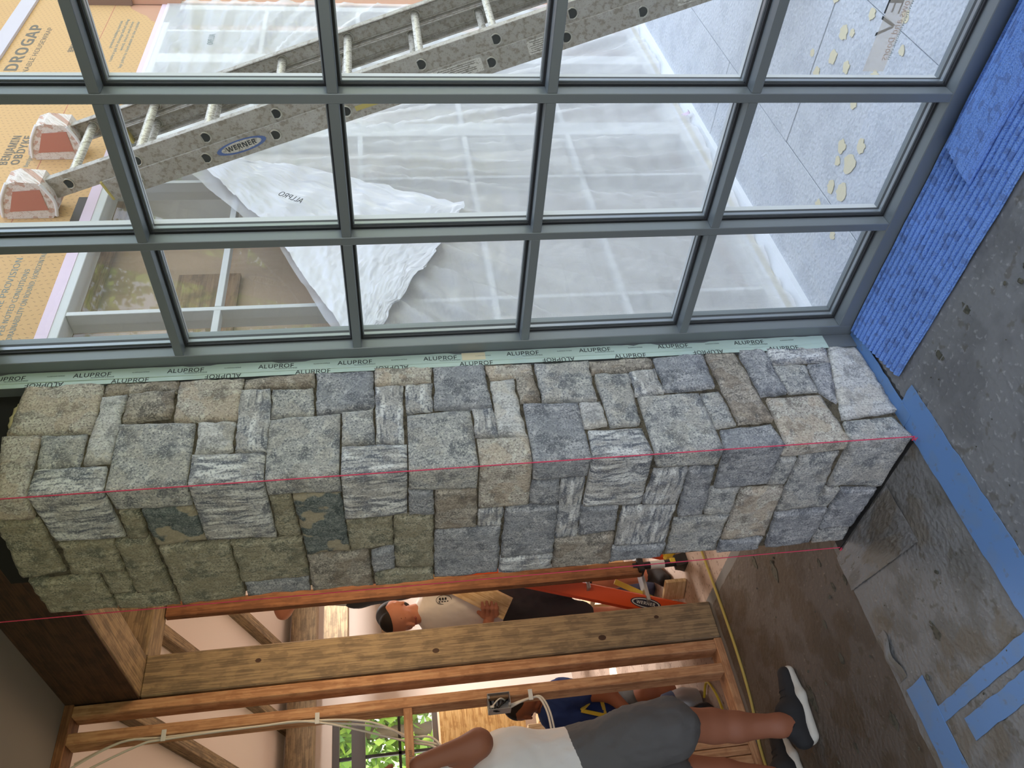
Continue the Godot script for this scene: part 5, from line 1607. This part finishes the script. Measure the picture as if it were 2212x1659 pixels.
func people():
	# in white T-shirt, reading a board he holds before him
	var p := thing("person", "person in a white T-shirt and dark shorts looking down at a pale board in hand", "person", "", Vector3(-4.15, 0, -2.15))
	who = p
	var o := p.position
	var mesh := func(called, bones, cell, m, k := 0.03, wr := 0.0, given = null):
		var parent: Node3D = given if given != null else who
		var bb := []
		for b in bones: bb.append([b[0] - parent.position, b[1] - parent.position, b[2], b[3]])
		return put(called, blob(bb, cell, k, wr), m, parent)
	var c := Vector3(-4.130, 1.588, -2.137)
	var fwd := Vector3(0.42, -0.32, 0.84).normalized()
	var up := (Vector3(0.0, 1, 0.0) - fwd * fwd.y).normalized()
	var body := [[Vector3(-4.14, 1.40, -2.16), Vector3(-4.135, 1.54, -2.14), 0.062, 0.056],
		[Vector3(-4.14, 1.10, -2.17), Vector3(-4.15, 1.36, -2.17), 0.10, 0.11],
		[Vector3(-4.27, 1.38, -2.03), Vector3(-4.20, 1.12, -1.90), 0.050, 0.042], [Vector3(-4.20, 1.12, -1.90), Vector3(-4.01, 1.095, -2.00), 0.042, 0.030],
		[Vector3(-4.02, 1.38, -2.30), Vector3(-3.97, 1.14, -2.36), 0.050, 0.042], [Vector3(-3.97, 1.14, -2.36), Vector3(-3.955, 1.30, -2.21), 0.042, 0.030],
		[Vector3(-4.08, 0.55, -2.24), Vector3(-4.06, 0.30, -2.22), 0.062, 0.056], [Vector3(-4.06, 0.30, -2.22), Vector3(-4.06, 0.08, -2.22), 0.054, 0.040],
		[Vector3(-4.22, 0.55, -2.07), Vector3(-4.22, 0.30, -2.05), 0.062, 0.056], [Vector3(-4.22, 0.30, -2.05), Vector3(-4.22, 0.08, -2.05), 0.054, 0.040],
		[Vector3(-4.06, 0.04, -2.22), Vector3(-3.97, 0.035, -2.13), 0.040, 0.032], [Vector3(-4.22, 0.04, -2.05), Vector3(-4.13, 0.035, -1.96), 0.040, 0.032],
		[Vector3(-4.10, 0.90, -2.22), Vector3(-4.08, 0.55, -2.24), 0.08, 0.066], [Vector3(-4.20, 0.90, -2.10), Vector3(-4.22, 0.55, -2.07), 0.08, 0.066], [Vector3(-4.15, 0.95, -2.16), Vector3(-4.14, 1.12, -2.17), 0.11, 0.10]]
	mesh.call("body", body, 0.013, "skin")
	mesh.call("head", head_bones(c, fwd, up) + [[Vector3(-4.137, 1.46, -2.145), Vector3(-4.135, 1.54, -2.135), 0.054, 0.052]], 0.005, "skin", 0.016)
	mesh.call("hair", hair_bones(c, fwd, up), 0.007, "hair", 0.02)
	var holder := Node3D.new()
	holder.name = "face"
	p.add_child(holder)
	face_parts(holder, c - o, fwd, up)
	var shirt := [[Vector3(-4.14, 0.98, -2.17), Vector3(-4.15, 1.30, -2.17), 0.125, 0.130], [Vector3(-4.10, 1.20, -2.20), Vector3(-4.09, 1.34, -2.23), 0.11, 0.10], [Vector3(-4.20, 1.20, -2.11), Vector3(-4.21, 1.34, -2.09), 0.11, 0.10],
		[Vector3(-4.15, 1.38, -2.17), Vector3(-4.05, 1.39, -2.28), 0.085, 0.072], [Vector3(-4.15, 1.38, -2.17), Vector3(-4.25, 1.39, -2.05), 0.085, 0.072],
		[Vector3(-4.26, 1.38, -2.04), Vector3(-4.235, 1.23, -1.95), 0.070, 0.068], [Vector3(-4.03, 1.38, -2.29), Vector3(-3.99, 1.24, -2.34), 0.070, 0.068], [Vector3(-4.14, 1.42, -2.16), Vector3(-4.138, 1.452, -2.15), 0.070, 0.064]]
	mesh.call("shirt", shirt, 0.013, "white_cloth", 0.05, 0.010)
	var shorts := [[Vector3(-4.14, 0.98, -2.17), Vector3(-4.14, 0.88, -2.17), 0.128, 0.13], [Vector3(-4.10, 0.88, -2.22), Vector3(-4.07, 0.52, -2.24), 0.105, 0.095], [Vector3(-4.20, 0.88, -2.10), Vector3(-4.22, 0.52, -2.07), 0.105, 0.095]]
	mesh.call("shorts", shorts, 0.014, "charcoal_cloth", 0.04, 0.016)
	for q in [[Vector3(-4.06, 0.045, -2.22), Vector3(-3.96, 0.038, -2.12)], [Vector3(-4.22, 0.045, -2.05), Vector3(-4.12, 0.038, -1.95)]]:
		mesh.call("shoe", [[q[0], q[1], 0.046, 0.040], [q[0], q[0] + Vector3(0, 0.05, 0), 0.044, 0.044]], 0.012, "shoe_black", 0.02)
	# hands: four unequal fingers over the board, thumbs at its edges
	var hand := [[Vector3(-3.985, 1.113, -2.019), Vector3(-3.977, 1.054, -2.014), 0.018, 0.018], [Vector3(-3.983, 1.084, -2.014), Vector3(-4.02, 1.095, -1.998), 0.026, 0.030]]
	var base := [Vector3(-3.958, 1.125, -2.016), Vector3(-3.956, 1.099, -2.012), Vector3(-3.955, 1.073, -2.008), Vector3(-3.953, 1.050, -2.005)]
	var len := [0.92, 1.06, 1.0, 0.78]
	for i in 4:
		var k1: Vector3 = base[i] + Vector3(0.058, 0.004, -0.006) * (0.9 + 0.1 * len[i])
		var k2: Vector3 = k1 + Vector3(0.008, 0.002, -0.030) * len[i]
		hand.append([Vector3(-3.983, base[i].y, -2.016), base[i], 0.013, 0.0115])
		hand.append([base[i], k1, 0.0115, 0.0105])
		hand.append([k1, k2, 0.0105, 0.0078])
	hand.append([Vector3(-3.99, 1.12, -2.02), Vector3(-3.962, 1.150, -2.03), 0.015, 0.011])
	mesh.call("hand", hand, 0.0035, "skin", 0.008)
	var hand2 := [[Vector3(-3.955, 1.30, -2.215), Vector3(-3.945, 1.32, -2.235), 0.026, 0.024], [Vector3(-3.945, 1.315, -2.20), Vector3(-3.918, 1.330, -2.163), 0.014, 0.011]]
	for i in 4: hand2.append([Vector3(-3.945, 1.335 - 0.02 * i, -2.245), Vector3(-3.91, 1.345 - 0.021 * i, -2.262), 0.011, 0.009])
	mesh.call("hand", hand2, 0.0045, "skin_dark", 0.008)
	# oval emblem printed on the chest
	var s := S()
	var ctr := Vector3(-4.006, 1.335, -2.150) - o
	var ex := Vector3(0.69, 0, -0.72)
	var oval := []
	for k in 25: oval.append(ctr + ex * cos(TAU * k / 24.0) * 0.026 + Vector3(0, sin(TAU * k / 24.0) * 0.044, 0) + Vector3(0.72, 0, 0.69) * -0.12 * pow(cos(TAU * k / 24.0) * 0.026, 2.0) * 20.0)
	tube(s, oval, 0.0016, 5)
	for k in 3: box(s, ctr + Vector3(0, 0.022 - 0.016 * k, 0) + ex * 0.006, Vector3(0.014, 0.011, 0.004), 0.002, Basis(ex, Vector3.UP, Vector3(0.72, 0, 0.69)))
	for k in 4: box(s, ctr + Vector3(0, 0.026 - 0.016 * k, 0) - ex * 0.010, Vector3(0.006, 0.010, 0.003), 0.001, Basis(ex, Vector3.UP, Vector3(0.72, 0, 0.69)))
	obj("shirt_emblem", s, "ink", p)
	s = S()
	board(s, Vector3(-3.885, 1.46, -2.315), Vector3(-3.935, 0.985, -2.02), 0.13, 0.018, Vector3(0.80, 0.30, 0.52), 0.001)
	tag(obj("pale_board", s, "pine"), "pale pine board held by the person in the white T-shirt", "board")
	for n in [p, get_node("pale_board")]: n.position += Vector3(-0.19, 0, -0.10)
	# up on a ladder behind the prop: bent arm, white shirt, grey trousers
	p = thing("person", "person with a bent raised arm, white shirt and grey trousers behind the prop", "person", "", Vector3(-4.82, 0, -2.75))
	who = p
	mesh.call("body", [[Vector3(-4.884, 2.340, -2.637), Vector3(-4.802, 2.251, -2.706), 0.047, 0.055], [Vector3(-4.884, 2.340, -2.637), Vector3(-4.75, 2.42, -2.72), 0.043, 0.032], [Vector3(-4.75, 2.42, -2.72), Vector3(-4.70, 2.46, -2.76), 0.032, 0.024],
		[Vector3(-4.80, 2.15, -2.76), Vector3(-4.80, 2.30, -2.80), 0.075, 0.060], [Vector3(-4.80, 2.36, -2.80), Vector3(-4.80, 2.42, -2.80), 0.088, 0.082], [Vector3(-4.82, 1.9, -2.76), Vector3(-4.80, 2.15, -2.77), 0.11, 0.12], [Vector3(-4.80, 0.75, -2.70), Vector3(-4.75, 0.42, -2.62), 0.06, 0.05], [Vector3(-4.82, 1.86, -2.75), Vector3(-4.80, 0.75, -2.70), 0.11, 0.06]], 0.016, "skin", 0.03)
	mesh.call("shirt", [[Vector3(-4.800, 2.235, -2.705), Vector3(-4.790, 2.104, -2.762), 0.066, 0.088], [Vector3(-4.798, 2.134, -2.759), Vector3(-4.819, 1.90, -2.756), 0.130, 0.138]], 0.015, "white_cloth", 0.04, 0.012)
	mesh.call("trousers", [[Vector3(-4.831, 1.868, -2.741), Vector3(-4.785, 1.594, -2.732), 0.138, 0.12], [Vector3(-4.785, 1.594, -2.732), Vector3(-4.76, 0.986, -2.68), 0.11, 0.085], [Vector3(-4.76, 0.986, -2.68), Vector3(-4.75, 0.50, -2.63), 0.08, 0.07]], 0.016, "charcoal_cloth", 0.04, 0.014)
	mesh.call("hair", [[Vector3(-4.81, 2.40, -2.81), Vector3(-4.81, 2.44, -2.81), 0.088, 0.085]], 0.012, "hair")
	mesh.call("shoe", [[Vector3(-4.75, 0.40, -2.62), Vector3(-4.68, 0.385, -2.56), 0.045, 0.04]], 0.012, "shoe_black")
	var stool := thing("work_bench", "low wooden work bench under the person behind the prop", "bench")
	bx("top", Vector3(-5.05, 0.31, -2.90), Vector3(-4.55, 0.345, -2.45), "pine", stool, 0.003)
	for q in [[-5.0, -2.85], [-4.63, -2.85], [-5.0, -2.52], [-4.63, -2.52]]:
		bx("leg", Vector3(q[0], 0, q[1]), Vector3(q[0] + 0.04, 0.31, q[1] + 0.04), "pine", stool, 0.002)
	# crouching in a blue shirt
	p = thing("person", "person in a blue T-shirt with a yellow print, crouching behind the studs", "person", "", Vector3(-4.78, 0, -1.75))
	who = p
	var c3 := Vector3(-4.735, 0.878, -1.812)
	var f3 := Vector3(0.75, -0.55, -0.20).normalized()
	var u3 := (Vector3(0.45, 1, -0.1) - f3 * f3.dot(Vector3(0.45, 1, -0.1))).normalized()
	mesh.call("body", [[Vector3(-4.735, 0.80, -1.806), Vector3(-4.76, 0.70, -1.79), 0.055, 0.065], [Vector3(-4.77, 0.68, -1.78), Vector3(-4.80, 0.32, -1.755), 0.12, 0.12],
		[Vector3(-4.62, 0.62, -1.80), Vector3(-4.50, 0.43, -1.73), 0.048, 0.044], [Vector3(-4.50, 0.43, -1.73), Vector3(-4.47, 0.36, -1.62), 0.043, 0.032], [Vector3(-4.87, 0.64, -1.68), Vector3(-4.78, 0.42, -1.56), 0.048, 0.042], [Vector3(-4.78, 0.42, -1.56), Vector3(-4.60, 0.33, -1.58), 0.042, 0.032],
		[Vector3(-4.80, 0.30, -1.755), Vector3(-4.53, 0.19, -1.735), 0.11, 0.085], [Vector3(-4.53, 0.19, -1.735), Vector3(-4.515, 0.10, -1.712), 0.076, 0.066], [Vector3(-4.515, 0.10, -1.712), Vector3(-4.85, 0.065, -1.66), 0.062, 0.05], [Vector3(-4.80, 0.30, -1.70), Vector3(-4.62, 0.20, -1.58), 0.11, 0.085], [Vector3(-4.62, 0.12, -1.58), Vector3(-4.88, 0.065, -1.56), 0.07, 0.05]], 0.014, "skin_dark", 0.03)
	mesh.call("head", head_bones(c3, f3, u3), 0.007, "skin_dark", 0.018)
	mesh.call("hair", hair_bones(c3, f3, u3), 0.009, "hair", 0.02)
	mesh.call("shirt", [[Vector3(-4.684, 0.665, -1.830), Vector3(-4.874, 0.645, -1.694), 0.090, 0.094], [Vector3(-4.769, 0.665, -1.779), Vector3(-4.782, 0.422, -1.756), 0.150, 0.145], [Vector3(-4.782, 0.422, -1.756), Vector3(-4.813, 0.31, -1.755), 0.145, 0.142], [Vector3(-4.66, 0.67, -1.82), Vector3(-4.56, 0.55, -1.78), 0.080, 0.070], [Vector3(-4.88, 0.65, -1.68), Vector3(-4.82, 0.50, -1.60), 0.078, 0.068]], 0.014, "blue_shirt", 0.04, 0.014)
	mesh.call("trousers", [[Vector3(-4.81, 0.30, -1.75), Vector3(-4.60, 0.215, -1.742), 0.135, 0.105], [Vector3(-4.81, 0.30, -1.70), Vector3(-4.68, 0.23, -1.62), 0.135, 0.105]], 0.015, "grey_cloth", 0.04, 0.012)
	mesh.call("shoe", [[Vector3(-4.86, 0.05, -1.66), Vector3(-4.95, 0.06, -1.66), 0.045, 0.04]], 0.012, "shoe_black")
	mesh.call("shoe", [[Vector3(-4.88, 0.05, -1.56), Vector3(-4.97, 0.06, -1.56), 0.045, 0.04]], 0.012, "shoe_black")
	mesh.call("hand", [[Vector3(-4.465, 0.345, -1.60), Vector3(-4.455, 0.31, -1.57), 0.026, 0.022], [Vector3(-4.455, 0.31, -1.57), Vector3(-4.44, 0.27, -1.56), 0.010, 0.008], [Vector3(-4.47, 0.31, -1.56), Vector3(-4.46, 0.265, -1.545), 0.010, 0.008], [Vector3(-4.44, 0.315, -1.585), Vector3(-4.42, 0.275, -1.58), 0.010, 0.008], [Vector3(-4.43, 0.32, -1.60), Vector3(-4.41, 0.285, -1.60), 0.009, 0.007], [Vector3(-4.47, 0.34, -1.58), Vector3(-4.48, 0.305, -1.55), 0.011, 0.009]], 0.006, "skin_dark", 0.01)
	s = S()
	for a in [[Vector3(-4.628, 0.58, -1.70), Vector3(-4.655, 0.44, -1.665)], [Vector3(-4.655, 0.44, -1.665), Vector3(-4.625, 0.45, -1.745)], [Vector3(-4.628, 0.58, -1.70), Vector3(-4.612, 0.53, -1.735)]]:
		board(s, a[0] - p.position, a[1] - p.position, 0.022, 0.010, Vector3(0.85, 0.1, 0.4), 0.002)
	obj("yellow_print", s, "yellow", p)
	foreground_person(mesh)

func foreground_person(mesh: Callable):
	var p := thing("person", "person in grey shorts, white shirt and black sneakers standing by the studs", "person", "", Vector3(-3.2, 0, -1.0))
	who = p
	mesh.call("body", [[Vector3(-3.063, 0.573, -1.038), Vector3(-3.118, 0.394, -1.029), 0.066, 0.061], [Vector3(-3.118, 0.394, -1.029), Vector3(-3.115, 0.306, -1.014), 0.061, 0.054], [Vector3(-3.115, 0.306, -1.014), Vector3(-3.100, 0.136, -0.995), 0.054, 0.041], [Vector3(-3.10, 0.136, -0.995), Vector3(-3.10, 0.07, -1.00), 0.041, 0.04],
		[Vector3(-3.327, 0.538, -0.955), Vector3(-3.350, 0.320, -0.914), 0.064, 0.058], [Vector3(-3.350, 0.320, -0.914), Vector3(-3.345, 0.08, -0.865), 0.055, 0.042],
		[Vector3(-3.16, 0.92, -0.985), Vector3(-3.063, 0.58, -1.035), 0.09, 0.072], [Vector3(-3.285, 0.92, -0.936), Vector3(-3.33, 0.54, -0.945), 0.09, 0.070], [Vector3(-3.22, 0.93, -0.96), Vector3(-3.24, 1.40, -0.94), 0.12, 0.13], [Vector3(-3.24, 1.42, -0.94), Vector3(-3.25, 1.60, -0.95), 0.06, 0.055],
		[Vector3(-2.965, 1.320, -1.016), Vector3(-3.075, 1.44, -0.955), 0.046, 0.050], [Vector3(-2.965, 1.320, -1.016), Vector3(-2.953, 1.54, -0.965), 0.046, 0.030], [Vector3(-3.40, 1.42, -0.91), Vector3(-3.46, 1.15, -0.92), 0.052, 0.044], [Vector3(-3.46, 1.15, -0.92), Vector3(-3.40, 0.95, -1.04), 0.042, 0.030]], 0.013, "skin_dark", 0.03)
	var c := Vector3(-3.25, 1.68, -0.96)
	mesh.call("head", head_bones(c, Vector3(0, 0, -1), Vector3.UP), 0.009, "skin_dark", 0.018, 0.0, p)
	mesh.call("hair", hair_bones(c, Vector3(0, 0, -1), Vector3.UP), 0.010, "hair", 0.02, 0.0, p)
	mesh.call("shorts", [[Vector3(-3.18, 0.94, -0.985), Vector3(-3.075, 0.709, -1.007), 0.125, 0.112], [Vector3(-3.075, 0.709, -1.007), Vector3(-3.066, 0.585, -1.022), 0.112, 0.112], [Vector3(-3.285, 0.927, -0.936), Vector3(-3.335, 0.560, -0.942), 0.130, 0.110]], 0.013, "grey_cloth", 0.04, 0.018, p)
	mesh.call("shirt", [[Vector3(-3.19, 0.985, -0.972), Vector3(-3.167, 1.201, -0.973), 0.138, 0.14], [Vector3(-3.167, 1.201, -0.973), Vector3(-3.24, 1.40, -0.937), 0.14, 0.15], [Vector3(-3.060, 1.425, -0.965), Vector3(-3.13, 1.447, -0.943), 0.068, 0.078], [Vector3(-3.38, 1.42, -0.91), Vector3(-3.43, 1.28, -0.915), 0.078, 0.07]], 0.013, "white_cloth", 0.05, 0.014, p)
	# sneakers: toe towards the pier
	for q in [[Vector3(-3.105, 0, -1.0), 0.0], [Vector3(-3.345, 0, -0.86), 0.25]]:
		var d: Vector3 = Vector3(0.08, 0, -1).rotated(Vector3.UP, q[1]).normalized()
		var h: Vector3 = q[0] - d * 0.06
		mesh.call("sneaker", [[h + Vector3(0, 0.060, 0), h + d * 0.10 + Vector3(0, 0.058, 0), 0.042, 0.044], [h + d * 0.10 + Vector3(0, 0.058, 0), h + d * 0.245 + Vector3(0, 0.044, 0), 0.044, 0.032], [h + d * 0.05 + Vector3(0, 0.10, 0), h + d * 0.10 + Vector3(0, 0.095, 0), 0.042, 0.040]], 0.009, "shoe_black", 0.03, 0.004, p)
		mesh.call("sole", [[h - d * 0.005 + Vector3(0, 0.026, 0), h + d * 0.12 + Vector3(0, 0.024, 0), 0.0225, 0.0225], [h + Vector3(0.026, 0.026, 0), h + d * 0.15 + Vector3(0.030, 0.024, 0), 0.0215, 0.021], [h + Vector3(-0.026, 0.026, 0), h + d * 0.15 + Vector3(-0.030, 0.024, 0), 0.0215, 0.021], [h + d * 0.15 + Vector3(0.028, 0.024, 0), h + d * 0.255 + Vector3(0.010, 0.027, 0), 0.021, 0.020], [h + d * 0.15 + Vector3(-0.028, 0.024, 0), h + d * 0.255 + Vector3(-0.010, 0.027, 0), 0.021, 0.020]], 0.007, "shoe_sole", 0.02, 0.0, p)
		mesh.call("sock", [[h + d * 0.055 + Vector3(0, 0.10, 0), h + d * 0.058 + Vector3(0, 0.135, 0), 0.047, 0.047]], 0.009, "sock", 0.02, 0.0, p)
		var s := S()
		for k in 4:
			var m := h + d * (0.105 + 0.026 * k) + Vector3(0, 0.105 - 0.007 * k, 0) - p.position
			var sd: Vector3 = d.cross(Vector3.UP).normalized()
			tube(s, smooth_path([m - sd * 0.028 - Vector3(0, 0.006, 0), m + Vector3(0, 0.004, 0), m + sd * 0.028 - Vector3(0, 0.006, 0)], 4), 0.0028, 5)
		obj("lace", s, "shoe_black", p)

# ---------------------------------------------------------------- trees
func trees():
	rng.seed = 5
	var spots := [["leafy_tree", Vector3(5.2, -0.16, -11.4), 5.6, 2.0, "sunlit leafy tree standing beyond the terrace, closest to the wing"], ["leafy_tree", Vector3(3.4, -0.16, -19.0), 11.5, 2.9, "tall tree added beyond the end of the wing to block sky in the pane reflections"], ["leafy_tree", Vector3(10.6, -0.16, -18.6), 11.5, 3.0, "tallest tree added at the back of the garden to block sky in the pane reflections"], ["leafy_tree", Vector3(11.6, -0.16, -11.6), 8.0, 2.4, "full sunlit tree standing between the two other garden trees"], ["leafy_tree", Vector3(13.0, -0.16, -4.5), 6.5, 2.6, "broad sunlit tree beyond the terrace, opposite the ladder"], ["leafy_tree", Vector3(19.0, -0.16, -16.0), 8.0, 2.6, "tall sunlit tree at the far corner of the garden"], ["leafy_tree", Vector3(-12.5, -0.16, -4.6), 4.4, 1.7, "pale green tree seen through the far window"]]  # the two tallest trees are added to block sky in the wing glass
	for t in spots:
		var r := thing(t[0], t[4], "tree", "trees in the garden", t[1])
		var s := S()
		tube(s, smooth_path([Vector3(0, 0, 0), Vector3(0.08, t[2] * 0.3, 0.05), Vector3(0, t[2] * 0.75, -0.05)]), [0.17, 0.16, 0.15, 0.14, 0.13, 0.12, 0.11, 0.10, 0.09, 0.08, 0.07, 0.06, 0.05], 8)
		obj("trunk", s, "bark", r)
		s = S()
		var clumps := []
		for k in 16:
			var a := rng.randf() * TAU
			var h := rng.randf()
			clumps.append(Vector3(cos(a), 0, sin(a)) * t[3] * 0.7 * sqrt(rng.randf()) * (1.1 - 0.6 * h) + Vector3(0, t[2] * (0.24 + 0.70 * h), 0))
		for k in 3000:
			var c: Vector3 = clumps[k % 16] + Vector3(rng.randfn(), rng.randfn() * 0.8, rng.randfn()) * t[3] * 0.21
			var b := Basis(Vector3(rng.randfn(), rng.randfn(), rng.randfn()).normalized(), rng.randf() * TAU)
			var l := 0.15 + 0.12 * rng.randf()
			var uv := Vector2(rng.randf(), rng.randf())
			V(s, c, uv); V(s, c + b * Vector3(l * 0.5, l * 0.36, 0.02), uv); V(s, c + b * Vector3(l, 0, 0), uv)
			V(s, c, uv); V(s, c + b * Vector3(l, 0, 0), uv); V(s, c + b * Vector3(l * 0.5, -l * 0.36, 0.02), uv)
		var f := obj("foliage", s, "leaf", r)
		f.set_meta("kind", "stuff")
